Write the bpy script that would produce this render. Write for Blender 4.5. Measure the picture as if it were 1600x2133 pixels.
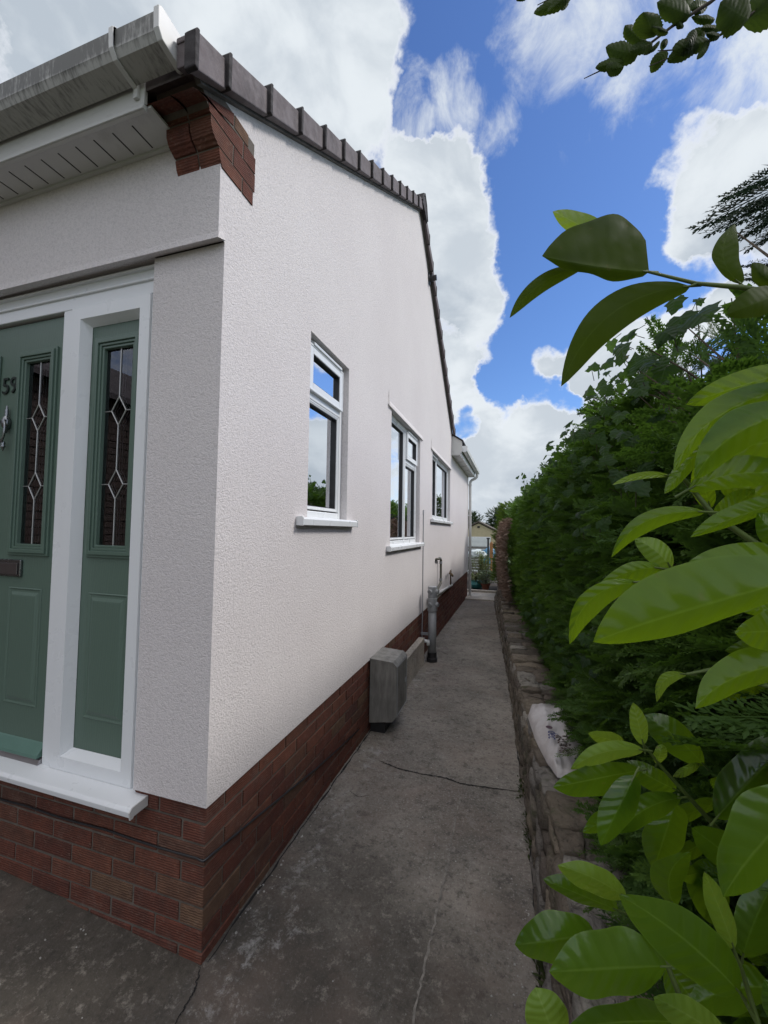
import bpy,bmesh,math,random
import numpy as np
from mathutils import Vector as V, Matrix
LEAVES={"A":[[1.229,-0.708,1.918,1.161,-0.752,1.907,1.103,-0.739,1.942,-0.001,0.006,-0.008,0.014,0.028,0.086],[1.204,-0.677,1.973,1.159,-0.723,1.978,1.119,-0.705,2.023,-0.007,0.007,-0.01,0.009,0.005,0.018],[1.156,-0.701,1.943,1.096,-0.727,1.925,1.064,-0.725,1.875,0.006,0.006,-0.007,-0.006,-0.001,0.009],[1.274,-0.703,1.895,1.161,-0.747,1.88,1.122,-0.759,1.766,0.016,0.015,-0.013,-0.011,-0.001,0.018],[1.338,-0.673,1.904,1.296,-0.692,1.934,1.34,-0.657,1.993,-0.011,-0.001,0.0,0.021,0.008,0.004],[1.364,-0.695,1.875,1.321,-0.737,1.848,1.298,-0.728,1.843,0.007,0.007,-0.013,-0.001,0.008,0.021],[1.379,-0.681,1.888,1.34,-0.713,1.886,1.341,-0.69,1.92,-0.004,0.006,-0.007,0.009,0.006,0.012]],"B":[[1.378,-0.718,1.779,1.29,-0.769,1.749,1.258,-0.728,1.743,0.005,0.006,-0.012,-0.003,0.001,0.016],[1.366,-0.731,1.755,1.255,-0.766,1.733,1.225,-0.786,1.657,0.009,0.009,-0.01,-0.008,-0.001,0.015],[1.363,-0.741,1.727,1.269,-0.779,1.708,1.252,-0.762,1.652,0.014,0.014,-0.014,-0.008,0.004,0.022],[1.275,-0.736,1.698,1.242,-0.758,1.663,1.226,-0.756,1.638,0.006,0.003,-0.005,-0.005,0.003,0.007],[1.238,-0.735,1.66,1.198,-0.769,1.66,1.17,-0.779,1.646,0.001,0.0,-0.003,0.0,0.001,0.005],[1.253,-0.74,1.643,1.3,-0.743,1.674,1.376,-0.707,1.655,0.0,0.001,0.02,0.003,0.004,-0.015],[1.264,-0.756,1.618,1.189,-0.786,1.622,1.173,-0.758,1.567,0.006,0.008,-0.01,-0.002,0.003,0.009],[1.356,-0.749,1.636,1.277,-0.782,1.615,1.237,-0.79,1.591,0.004,0.005,-0.007,-0.003,0.0,0.012],[1.292,-0.705,1.607,1.297,-0.728,1.623,1.346,-0.674,1.649,-0.009,-0.001,0.012,0.012,0.012,-0.01],[1.331,-0.765,1.58,1.299,-0.799,1.598,1.302,-0.769,1.616,-0.006,0.006,-0.01,0.012,0.008,0.01],[1.312,-0.67,1.662,1.341,-0.671,1.655,1.387,-0.653,1.627,0.011,0.005,0.023,-0.006,0.003,-0.021],[1.301,-0.672,1.626,1.294,-0.677,1.65,1.278,-0.698,1.679,-0.012,0.002,-0.004,0.014,0.008,0.004],[1.406,-0.664,1.714,1.336,-0.703,1.696,1.281,-0.714,1.693,0.005,0.007,-0.016,0.001,0.004,0.017],[1.458,-0.492,1.695,1.403,-0.529,1.704,1.362,-0.554,1.72,-0.003,0.002,-0.011,0.01,0.01,0.018],[1.395,-0.566,1.647,1.369,-0.577,1.627,1.35,-0.556,1.609,0.008,0.006,-0.011,-0.006,0.006,0.016],[1.456,-0.533,1.738,1.406,-0.58,1.733,1.417,-0.509,1.751,0.001,0.006,-0.015,0.005,0.007,0.022],[1.471,-0.509,1.69,1.438,-0.534,1.661,1.414,-0.536,1.635,0.012,0.008,-0.009,-0.007,0.007,0.014],[1.402,-0.599,1.741,1.37,-0.621,1.738,1.345,-0.615,1.743,0.001,0.004,-0.012,0.005,0.008,0.02],[1.455,-0.547,1.577,1.416,-0.588,1.592,1.418,-0.538,1.604,-0.004,0.005,-0.013,0.008,0.008,0.011],[1.439,-0.587,1.736,1.4,-0.615,1.714,1.377,-0.616,1.699,0.011,0.01,-0.012,-0.006,0.002,0.016],[1.421,-0.504,1.765,1.393,-0.512,1.747,1.362,-0.512,1.734,0.007,0.005,-0.011,-0.004,0.005,0.018],[1.433,-0.536,1.684,1.388,-0.578,1.657,1.382,-0.536,1.643,0.012,0.01,-0.012,-0.005,0.004,0.012]],"C":[[1.225,-0.776,1.557,1.21,-0.791,1.58,1.193,-0.77,1.588,-0.006,0.005,-0.011,0.009,0.007,0.009],[1.303,-0.847,1.563,1.184,-0.902,1.534,1.133,-0.877,1.5,0.008,0.009,-0.017,-0.007,0.003,0.035],[1.188,-0.808,1.546,1.125,-0.852,1.547,1.123,-0.808,1.479,0.01,0.009,-0.011,-0.006,0.002,0.007],[1.216,-0.779,1.558,1.181,-0.795,1.563,1.152,-0.785,1.532,0.004,0.006,-0.012,-0.002,0.002,0.008],[1.354,-0.758,1.571,1.273,-0.799,1.578,1.23,-0.798,1.564,0.002,0.003,-0.007,0.003,0.006,0.014],[1.339,-0.783,1.565,1.293,-0.813,1.568,1.27,-0.805,1.564,0.001,0.004,-0.007,0.001,0.003,0.007],[1.321,-0.807,1.511,1.285,-0.819,1.509,1.251,-0.838,1.509,0.003,0.006,-0.019,0.001,0.003,0.018],[1.34,-0.789,1.481,1.252,-0.817,1.475,1.222,-0.835,1.439,0.007,0.007,-0.015,-0.003,0.006,0.018],[1.273,-0.671,1.421,1.236,-0.69,1.426,1.24,-0.672,1.383,0.006,0.003,-0.007,-0.004,0.001,0.005],[1.338,-0.771,1.525,1.294,-0.805,1.527,1.269,-0.808,1.524,0.001,0.001,-0.008,0.002,0.003,0.008],[1.509,-0.476,1.508,1.449,-0.516,1.491,1.419,-0.51,1.469,0.009,0.009,-0.013,-0.003,0.003,0.013],[1.429,-0.621,1.513,1.394,-0.635,1.485,1.358,-0.646,1.458,0.009,0.007,-0.01,-0.004,0.006,0.011],[1.457,-0.503,1.394,1.398,-0.555,1.382,1.366,-0.537,1.35,0.006,0.004,-0.012,-0.004,0.003,0.012],[1.467,-0.51,1.438,1.399,-0.565,1.442,1.372,-0.527,1.42,0.005,0.007,-0.017,0.0,0.002,0.012],[1.436,-0.542,1.446,1.382,-0.594,1.456,1.366,-0.569,1.458,0.001,0.006,-0.015,0.004,0.004,0.012],[1.428,-0.531,1.38,1.396,-0.554,1.404,1.369,-0.554,1.421,-0.006,0.004,-0.016,0.011,0.006,0.013]],"D":[[1.247,-0.589,1.291,1.24,-0.597,1.322,1.233,-0.595,1.351,-0.011,0.0,-0.005,0.012,0.006,0.002],[1.349,-0.513,1.24,1.29,-0.567,1.309,1.268,-0.518,1.306,-0.013,0.006,-0.023,0.015,0.009,0.015],[1.231,-0.551,1.273,1.206,-0.57,1.282,1.176,-0.584,1.294,-0.002,0.006,-0.014,0.004,0.004,0.01],[1.245,-0.6,1.289,1.182,-0.638,1.305,1.147,-0.619,1.255,0.005,0.007,-0.017,-0.002,0.004,0.011],[1.246,-0.577,1.249,1.178,-0.627,1.253,1.122,-0.638,1.236,0.006,0.011,-0.029,-0.003,0.004,0.019],[1.229,-0.614,1.259,1.204,-0.639,1.228,1.182,-0.635,1.169,0.023,0.015,-0.015,-0.019,0.005,0.003],[1.239,-0.566,1.189,1.2,-0.595,1.185,1.165,-0.601,1.159,0.008,0.011,-0.019,-0.007,0.003,0.012],[1.307,-0.545,1.203,1.244,-0.595,1.215,1.208,-0.605,1.171,0.013,0.013,-0.025,-0.006,0.006,0.012],[1.308,-0.524,1.202,1.26,-0.559,1.231,1.238,-0.535,1.239,-0.007,0.004,-0.019,0.01,0.007,0.012],[1.272,-0.558,1.252,1.268,-0.592,1.286,1.276,-0.57,1.288,-0.007,0.002,0.0,0.011,0.007,-0.004],[1.342,-0.515,1.243,1.308,-0.562,1.254,1.311,-0.5,1.209,0.005,0.004,-0.009,-0.002,0.001,0.005],[1.307,-0.523,1.182,1.286,-0.54,1.141,1.276,-0.525,1.077,0.035,0.024,-0.018,-0.026,0.007,0.0],[1.289,-0.565,1.06,1.264,-0.584,1.12,1.301,-0.592,1.158,-0.023,0.006,-0.002,0.022,0.015,-0.012],[1.332,-0.59,1.208,1.361,-0.609,1.278,1.431,-0.592,1.343,-0.015,0.015,0.015,0.031,0.025,-0.033],[1.403,-0.51,1.095,1.34,-0.564,1.157,1.31,-0.571,1.178,-0.009,0.007,-0.024,0.021,0.019,0.011],[1.341,-0.794,1.371,1.278,-0.815,1.338,1.251,-0.806,1.262,0.033,0.029,-0.036,-0.022,-0.001,0.023],[1.364,-0.414,1.023,1.387,-0.423,0.989,1.417,-0.379,0.904,0.034,0.023,0.004,-0.025,-0.003,-0.016],[1.429,-0.388,1.016,1.383,-0.405,1.009,1.334,-0.449,1.02,0.009,0.014,-0.03,0.0,0.009,0.012],[1.483,-0.416,1.11,1.433,-0.457,1.103,1.412,-0.447,1.066,0.018,0.017,-0.023,-0.007,0.002,0.01],[1.498,-0.412,1.142,1.455,-0.45,1.106,1.438,-0.45,1.054,0.021,0.016,-0.014,-0.009,0.001,0.002],[1.436,-0.364,1.061,1.376,-0.394,1.04,1.326,-0.387,0.991,0.01,0.01,-0.019,-0.007,0.001,0.013],[1.435,-0.349,1.104,1.375,-0.375,1.086,1.336,-0.352,1.038,0.008,0.009,-0.017,-0.007,0.0,0.017],[1.533,-0.293,1.035,1.495,-0.332,1.018,1.471,-0.338,0.973,0.024,0.019,-0.019,-0.016,0.002,0.006],[1.441,-0.427,1.152,1.394,-0.474,1.186,1.365,-0.486,1.207,-0.005,0.002,-0.014,0.015,0.015,0.011]],"E":[[1.207,-0.657,1.126,1.165,-0.679,1.162,1.124,-0.671,1.156,-0.006,0.009,-0.025,0.009,0.009,0.011],[1.203,-0.635,1.09,1.148,-0.659,1.117,1.108,-0.643,1.112,-0.004,0.003,-0.013,0.009,0.007,0.018],[1.303,-0.709,1.096,1.246,-0.748,1.173,1.176,-0.76,1.206,-0.015,0.005,-0.031,0.019,0.01,0.019],[1.165,-0.689,1.099,1.112,-0.727,1.108,1.07,-0.696,1.063,0.005,0.013,-0.039,-0.003,0.015,0.02],[1.228,-0.734,1.124,1.159,-0.772,1.137,1.105,-0.769,1.113,0.004,0.017,-0.045,0.0,0.012,0.035],[1.308,-0.688,1.122,1.292,-0.696,1.171,1.267,-0.724,1.225,-0.011,-0.002,-0.006,0.014,0.011,-0.001],[1.339,-0.634,1.072,1.333,-0.662,1.132,1.384,-0.623,1.178,-0.022,0.002,0.004,0.036,0.027,-0.025],[1.119,-0.731,0.997,1.104,-0.75,1.045,1.093,-0.733,1.056,-0.022,-0.002,-0.014,0.022,0.011,0.005],[1.251,-0.702,1.039,1.185,-0.734,1.056,1.122,-0.758,1.047,0.005,0.015,-0.039,0.0,0.003,0.022],[1.287,-0.722,1.055,1.24,-0.746,1.094,1.207,-0.76,1.112,-0.007,0.003,-0.02,0.009,0.006,0.011],[1.387,-0.595,1.011,1.333,-0.613,1.024,1.278,-0.625,0.977,0.012,0.014,-0.039,0.0,0.018,0.017],[1.349,-0.715,1.079,1.318,-0.752,1.132,1.317,-0.727,1.132,-0.01,0.004,-0.016,0.014,0.007,0.004],[1.287,-0.54,0.955,1.312,-0.538,0.922,1.332,-0.543,0.9,0.024,0.013,0.01,-0.02,-0.002,-0.022],[1.459,-0.448,0.925,1.429,-0.471,0.947,1.411,-0.471,0.96,-0.006,0.002,-0.018,0.014,0.011,0.008],[1.403,-0.371,0.789,1.371,-0.41,0.778,1.354,-0.4,0.713,0.023,0.017,-0.019,-0.012,0.001,0.001],[1.499,-0.394,0.836,1.44,-0.446,0.858,1.394,-0.457,0.833,0.008,0.006,-0.022,-0.002,0.004,0.008],[1.426,-0.448,0.903,1.39,-0.461,0.872,1.346,-0.478,0.842,0.011,0.011,-0.017,-0.009,0.003,0.008],[1.401,-0.488,0.887,1.374,-0.499,0.91,1.335,-0.526,0.938,-0.006,0.001,-0.015,0.012,0.008,0.014],[1.486,-0.401,0.811,1.435,-0.418,0.786,1.374,-0.466,0.79,0.007,0.005,-0.014,-0.006,0.004,0.01],[1.416,-0.51,0.946,1.385,-0.533,0.969,1.356,-0.556,0.994,-0.003,0.005,-0.02,0.009,0.01,0.006],[1.42,-0.398,0.825,1.386,-0.408,0.804,1.343,-0.44,0.811,0.012,0.012,-0.026,-0.004,0.005,0.009]]}
STEMS={"A":[[[1.225,-0.709,1.919],[1.28,-0.702,1.898],[1.327,-0.697,1.888],[1.378,-0.691,1.872]],[[1.274,-0.703,1.895],[1.281,-0.702,1.898]]],"B":[[[1.236,-0.736,1.661],[1.254,-0.73,1.656],[1.28,-0.73,1.617],[1.327,-0.735,1.576],[1.368,-0.73,1.527]],[[1.359,-0.713,1.763],[1.375,-0.727,1.725]]],"C":[[[1.273,-0.671,1.421],[1.301,-0.662,1.427],[1.357,-0.665,1.415],[1.404,-0.66,1.391]],[[1.229,-0.765,1.556],[1.273,-0.761,1.551],[1.354,-0.757,1.547]]],"D":[[[1.247,-0.589,1.292],[1.28,-0.555,1.247],[1.318,-0.531,1.202],[1.354,-0.507,1.159],[1.414,-0.485,1.09],[1.484,-0.482,1.036]]],"E":[[[1.307,-0.688,1.124],[1.316,-0.684,1.1],[1.334,-0.676,1.038],[1.355,-0.666,0.98]],[[1.209,-0.645,1.117],[1.231,-0.637,1.086],[1.25,-0.661,1.061],[1.278,-0.649,0.989],[1.289,-0.642,0.925]],[[1.309,-0.696,1.085],[1.332,-0.676,1.04]]]}
CLOUDS=[[-0.5744,0.3366,0.7462,0.306,1],[-0.4169,0.4616,0.783,0.239,1],[-0.3054,0.5517,0.7761,0.1356,1],[-0.231,0.5623,0.794,0.0706,0.9],[-0.2987,0.6126,0.7318,0.1121,1],[-0.1805,0.6944,0.6966,0.0392,0.8],[-0.1953,0.6806,0.7061,0.0425,0.5],[-0.0906,0.7541,0.6504,0.0622,0.9],[-0.146,0.752,0.6428,0.0944,1],[-0.1399,0.8027,0.5797,0.1206,1],[-0.0761,0.8526,0.517,0.0718,0.9],[-0.1161,0.8921,0.4367,0.0982,1],[-0.0529,0.8829,0.4666,0.0444,0.7],[-0.1438,0.939,0.3124,0.0997,1],[-0.0142,0.9797,0.2002,0.1085,1],[0.0692,0.9689,0.2376,0.0723,0.9],[0.1198,0.9797,0.161,0.1106,1],[-0.0698,0.9945,0.0777,0.1341,0.9],[0.0392,0.9971,0.0656,0.1577,0.9],[0.2302,0.9665,0.1135,0.1719,1],[0.2805,0.7475,0.6022,0.0475,1],[0.3293,0.7747,0.5397,0.0737,1],[0.391,0.7591,0.5205,0.0997,1],[0.283,0.7969,0.5337,0.043,0.8],[0.3353,0.7268,0.5994,0.0368,0.7],[0.3943,0.7177,0.5739,0.0636,0.9],[0.0823,0.6393,0.7645,0.0487,0.4],[0.1288,0.6409,0.7567,0.0594,0.58],[0.1829,0.6559,0.7323,0.0771,0.55],[0.2523,0.6479,0.7187,0.0837,0.55],[0.3265,0.6661,0.6706,0.0825,0.58],[0.3425,0.613,0.712,0.0975,0.59],[0.121,0.5983,0.7921,0.1103,0.59],[0.2988,0.6949,0.6541,0.0592,0.4],[0.1722,0.6926,0.7005,0.0575,0.3],[-0.0823,0.6791,0.7294,0.0434,0.4],[-0.1558,0.6636,0.7317,0.0366,0.42],[-0.0024,0.7092,0.705,0.0291,0.35],[0.2279,0.9088,0.3494,0.0917,1.6],[0.1652,0.9248,0.3427,0.0465,1.4],[0.2785,0.8823,0.3795,0.0491,1.4],[0.0859,0.9242,0.3721,0.0369,1.3],[0.3431,0.85,0.3997,0.0449,1.4],[0.3832,0.8288,0.4077,0.0493,1],[0.3701,0.8124,0.4506,0.0347,0.5],[0.3011,0.9075,0.2928,0.0748,0.6],[0.4218,0.8952,0.1439,0.11,1.6],[0.4281,0.8751,0.2258,0.0579,1.3],[-0.0504,0.69,0.722,0.0398,0.28],[-0.0188,0.7201,0.6937,0.0262,0.3],[0.1018,0.7419,0.6627,0.0437,0.18],[-0.0765,0.6268,0.7754,0.0624,-1],[-0.0162,0.6119,0.7908,0.0552,-0.9],[-0.041,0.6678,0.7432,0.0555,-0.7],[0.0735,0.7751,0.6275,0.1103,-1],[0.0906,0.7116,0.6968,0.0626,-0.45],[0.0605,0.8283,0.5571,0.0817,-1],[0.1426,0.8625,0.4856,0.0518,-0.9],[0.0461,0.9056,0.4215,0.0726,-0.9],[0.0173,0.9429,0.3327,0.0309,-0.5],[0.1973,0.8423,0.5017,0.0731,-0.8],[0.2197,0.8038,0.5528,0.0452,-0.5],[0.4057,0.8519,0.3311,0.0501,-0.8],[-0.1391,0.6657,0.7331,0.0453,-1],[-0.1517,0.6855,0.7121,0.0227,-0.5],[-0.0242,0.9415,0.3362,0.0473,-1.1],[-0.1181,0.9602,0.2532,0.0337,-1.0],[-0.0558,0.9357,0.3483,0.0318,-0.8],[0.0601,0.9957,0.071,0.0257,-0.5],[-0.0693,0.9832,0.1689,0.0248,-0.4],[0.1264,0.948,0.2921,0.0343,-0.6]]
GREYS=[[0.3715,0.7843,0.4969,0.0726],[0.3408,0.8053,0.4851,0.0559],[-0.6611,0.3718,0.6516,0.1896],[0.0392,0.9963,0.0768,0.0644],[-0.1443,0.8645,0.4814,0.0604],[0.1628,0.6511,0.7413,0.0594],[0.2595,0.6684,0.6971,0.081]]
TWIGS=[[[1.798,0.238,3.407],[1.68,0.206,3.305],[1.562,0.173,3.226],[1.459,0.145,3.14],[1.358,0.116,3.089],[1.292,0.097,3.055]],[[2.004,0.303,3.41],[1.857,0.262,3.307],[1.753,0.233,3.229],[1.68,0.212,3.181],[1.591,0.186,3.152],[1.518,0.163,3.147]],[[1.68,0.212,3.181],[1.591,0.186,3.141],[1.491,0.157,3.097]],[[1.311,0.086,3.4],[1.238,0.066,3.337],[1.149,0.041,3.289]]]
TWIG_LEAVES=[[1.456,0.135,3.125,1.402,0.092,3.098,1.358,0.113,3.157,-0.005,0.011,-0.027,0.011,0.014,0.054],[1.41,0.116,3.094,1.365,0.077,3.057,1.322,0.086,3.067,0.007,0.013,-0.009,-0.002,0.01,0.035],[1.352,0.084,3.054,1.367,0.064,3.023,1.402,0.085,3.042,0.001,0.01,0.036,0.004,0.015,-0.01],[1.489,0.178,3.193,1.443,0.135,3.2,1.42,0.139,3.241,-0.018,0.005,-0.01,0.025,0.019,0.038],[1.496,0.135,3.147,1.452,0.097,3.102,1.417,0.08,3.083,0.01,0.014,-0.008,-0.002,0.01,0.035],[1.499,0.135,3.165,1.478,0.101,3.18,1.457,0.085,3.202,-0.04,-0.002,-0.007,0.047,0.025,0.035],[1.509,0.135,3.166,1.502,0.106,3.155,1.511,0.118,3.175,-0.028,0.001,0.02,0.035,0.024,0.007],[1.618,0.183,3.257,1.559,0.138,3.241,1.508,0.132,3.275,-0.009,0.009,-0.028,0.019,0.016,0.057],[1.574,0.206,3.288,1.597,0.185,3.3,1.639,0.234,3.401,-0.026,0.001,0.034,0.035,0.024,-0.005],[1.589,0.178,3.213,1.575,0.147,3.196,1.588,0.199,3.291,-0.009,0.007,0.009,0.017,0.017,0.019],[1.673,0.226,3.242,1.628,0.187,3.185,1.62,0.227,3.221,0.017,0.016,-0.008,-0.006,0.009,0.035],[1.675,0.202,3.172,1.6,0.153,3.128,1.547,0.135,3.104,0.012,0.015,-0.018,-0.003,0.01,0.044],[1.635,0.18,3.148,1.574,0.137,3.094,1.545,0.168,3.104,0.016,0.016,-0.009,-0.007,0.009,0.035],[1.555,0.195,3.173,1.513,0.157,3.112,1.505,0.188,3.104,0.02,0.016,0.0,-0.011,0.007,0.026],[1.781,0.212,3.216,1.73,0.17,3.202,1.69,0.17,3.253,-0.03,0.004,-0.05,0.042,0.022,0.08],[1.78,0.25,3.248,1.834,0.238,3.263,1.908,0.264,3.315,-0.023,0.0,0.061,0.036,0.025,-0.031],[1.673,0.197,3.173,1.642,0.163,3.103,1.616,0.145,3.061,0.013,0.014,0.006,-0.003,0.011,0.02],[1.718,0.24,3.242,1.676,0.2,3.216,1.644,0.185,3.205,0.004,0.012,-0.004,0.007,0.014,0.03],[1.702,0.232,3.272,1.66,0.193,3.237,1.626,0.204,3.273,0.003,0.012,-0.006,0.007,0.014,0.034],[1.622,0.163,3.182,1.6,0.132,3.121,1.581,0.139,3.104,0.017,0.015,0.004,-0.007,0.009,0.022],[1.523,0.158,3.173,1.493,0.124,3.112,1.47,0.139,3.121,0.009,0.013,0.007,0.0,0.012,0.021],[1.622,0.192,3.281,1.638,0.17,3.266,1.691,0.248,3.356,-0.006,0.007,0.036,0.016,0.018,-0.006],[1.256,0.097,3.354,1.188,0.051,3.282,1.138,0.057,3.285,0.011,0.014,-0.009,-0.008,0.008,0.037],[1.247,0.033,3.288,1.208,-0.002,3.214,1.176,0.02,3.226,0.013,0.014,0.0,-0.01,0.008,0.029],[1.236,0.058,3.318,1.223,0.029,3.26,1.219,0.034,3.233,0.018,0.016,0.008,-0.015,0.007,0.02],[1.135,0.039,3.342,1.112,0.007,3.294,1.083,0.013,3.292,0.006,0.012,0.002,-0.006,0.009,0.026],[1.704,0.207,3.183,1.676,0.173,3.15,1.651,0.171,3.166,0.002,0.012,-0.002,0.008,0.014,0.03],[1.557,0.201,3.221,1.537,0.169,3.174,1.542,0.207,3.192,0.013,0.014,0.007,-0.005,0.01,0.019]]
SPRIGS=[[1.842,0.17,2.66,1.633,0.109,2.575],[1.817,0.124,2.598,1.585,0.057,2.477],[1.807,0.066,2.604,1.633,0.016,2.517],[1.792,0.081,2.539,1.616,0.029,2.457],[1.8,0.076,2.506,1.587,0.013,2.437],[1.86,0.166,2.579,1.687,0.118,2.451],[1.902,0.202,2.554,1.739,0.156,2.453],[1.807,0.088,2.568,1.668,0.048,2.474],[1.88,0.176,2.699,1.746,0.138,2.62],[1.804,0.112,2.339,1.676,0.071,2.358],[1.844,0.168,2.346,1.691,0.12,2.344],[1.844,0.19,2.338,1.723,0.154,2.308],[1.853,0.162,2.376,1.734,0.124,2.388],[1.853,0.173,2.601,1.759,0.149,2.487],[1.834,0.12,2.519,1.744,0.096,2.423],[1.83,0.073,2.55,1.731,0.045,2.471]]
IVY=[[1.396,1.023,1.02],[1.405,0.643,1.131],[1.402,0.794,1.027],[1.408,0.52,1.08],[1.391,1.167,0.84],[1.403,0.692,0.975],[1.409,0.47,1.042],[1.397,0.964,0.953],[1.414,0.348,1.217],[1.338,2.641,1.032],[1.307,3.189,0.778],[1.354,2.344,0.99],[1.366,2.082,0.827],[1.378,1.712,0.979],[1.375,1.832,0.853],[1.338,2.651,0.817],[1.265,3.802,2.156],[1.246,4.053,2.275],[1.296,3.355,2.054],[1.331,2.788,2.087],[1.369,2.055,1.867],[1.355,2.323,1.65],[1.408,0.538,1.595],[1.404,0.661,1.616],[1.387,1.356,2.112],[1.395,1.046,2.074],[1.403,0.7,1.914],[1.402,0.744,2.075],[1.408,0.519,1.989],[1.412,0.379,1.877],[1.417,0.204,1.829],[1.419,0.04,1.774],[1.423,-0.015,1.845],[1.415,0.249,1.983],[1.417,0.143,2.015],[1.423,-0.003,2.049],[1.425,-0.056,2.067],[1.43,-0.127,2.042],[1.432,-0.167,2.013],[1.433,-0.218,2.002],[1.438,-0.28,2.011],[1.439,-0.322,2.02],[1.442,-0.351,1.986],[1.441,-0.373,1.994],[1.414,0.305,2.118],[1.413,0.338,2.095],[1.428,-0.141,1.888],[1.427,-0.07,1.708],[1.425,-0.04,1.724],[1.436,-0.244,1.69],[1.418,0.089,1.61],[1.391,1.201,1.89],[1.399,0.86,1.825],[1.379,1.66,2.077],[1.414,0.315,1.916],[1.419,0.054,1.916],[1.408,0.528,1.807]]
# ------------------------------------------------------------------ helpers
def clear():
    for o in list(bpy.data.objects): bpy.data.objects.remove(o)
clear()
scene=bpy.context.scene
col=scene.collection
# ---------------- camera
CAM=(1.0649,-1.2688,1.5938); YAW,PIT,ROL=0.3035,0.0452,0.0137; FPX=841.65
def cam_setup():
    cy,sy=math.cos(YAW),math.sin(YAW);cp,sp=math.cos(PIT),math.sin(PIT)
    f=V((-sy*cp,cy*cp,sp));r=V((cy,sy,0));u=r.cross(f)
    cr,sr=math.cos(ROL),math.sin(ROL)
    r2=r*cr+u*sr;u2=-r*sr+u*cr
    cd=bpy.data.cameras.new('camera');co=bpy.data.objects.new('camera',cd);col.objects.link(co)
    m=Matrix(((r2.x,u2.x,-f.x,CAM[0]),(r2.y,u2.y,-f.y,CAM[1]),(r2.z,u2.z,-f.z,CAM[2]),(0,0,0,1)))
    co.matrix_world=m
    cd.sensor_fit='HORIZONTAL';cd.sensor_width=36;cd.lens=FPX/1600*36;cd.clip_start=.02;cd.clip_end=2000
    scene.camera=co
cam_setup()
scene.render.resolution_x=768;scene.render.resolution_y=1024
scene.view_settings.view_transform='Standard';scene.view_settings.look='None'
scene.view_settings.exposure=0.0;scene.view_settings.gamma=1
# ---------------- node helper
class NT:
    def __init__(s,tree): s.t=tree;s.n=tree.nodes;s.l=tree.links
    def new(s,typ,**k):
        nd=s.n.new(typ)
        for a,b in k.items():
            if a=='inp':
                for i,v in b.items():
                    if hasattr(v,'is_linked') or isinstance(v,bpy.types.NodeSocket): s.l.new(v,nd.inputs[i])
                    else: nd.inputs[i].default_value=v
            else: setattr(nd,a,b)
        return nd
    def math(s,op,a,b=0.5,c=None,clamp=False):
        nd=s.n.new('ShaderNodeMath');nd.operation=op;nd.use_clamp=clamp
        for i,v in enumerate((a,b,c)):
            if v is None: continue
            if isinstance(v,bpy.types.NodeSocket): s.l.new(v,nd.inputs[i])
            else: nd.inputs[i].default_value=v
        return nd.outputs[0]
    def noise(s,vec,scale,detail=4,rough=.55,dist=0.,out=0,lac=2.0):
        nd=s.n.new('ShaderNodeTexNoise');s.l.new(vec,nd.inputs['Vector'])
        nd.inputs['Scale'].default_value=scale;nd.inputs['Detail'].default_value=detail
        nd.inputs['Roughness'].default_value=rough;nd.inputs['Distortion'].default_value=dist
        nd.inputs['Lacunarity'].default_value=lac
        return nd.outputs[out]
    def mr(s,v,a,b,c=0.,d=1.,smooth=False):
        nd=s.n.new('ShaderNodeMapRange');s.l.new(v,nd.inputs[0])
        if smooth: nd.interpolation_type='SMOOTHSTEP'
        for i,x in zip((1,2,3,4),(a,b,c,d)): nd.inputs[i].default_value=x
        return nd.outputs[0]
    def mix(s,f,a,b,mode='MIX'):
        nd=s.n.new('ShaderNodeMix');nd.data_type='RGBA';nd.blend_type=mode
        for i,v in ((0,f),(6,a),(7,b)):
            if isinstance(v,bpy.types.NodeSocket): s.l.new(v,nd.inputs[i])
            elif i==0: nd.inputs[0].default_value=v
            else: nd.inputs[i].default_value=(*v,1) if len(v)==3 else v
        return nd.outputs[2]
    def ramp(s,v,stops):
        nd=s.n.new('ShaderNodeValToRGB');s.l.new(v,nd.inputs[0])
        e=nd.color_ramp.elements
        while len(e)>1: e.remove(e[-1])
        e[0].position=stops[0][0];e[0].color=(*stops[0][1],1)
        for p,c in stops[1:]:
            x=e.new(p);x.color=(*c,1)
        return nd.outputs[0]
    def vm(s,op,a,b=None,out=0):
        nd=s.n.new('ShaderNodeVectorMath');nd.operation=op
        for i,v in enumerate((a,b)):
            if v is None: continue
            if isinstance(v,bpy.types.NodeSocket): s.l.new(v,nd.inputs[i])
            else: nd.inputs[i].default_value=v
        return nd.outputs[out]
    def mapping(s,vec,sc=(1,1,1),rot=(0,0,0),loc=(0,0,0)):
        nd=s.n.new('ShaderNodeMapping');s.l.new(vec,nd.inputs[0])
        nd.inputs['Location'].default_value=loc;nd.inputs['Rotation'].default_value=rot;nd.inputs['Scale'].default_value=sc
        return nd.outputs[0]
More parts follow.
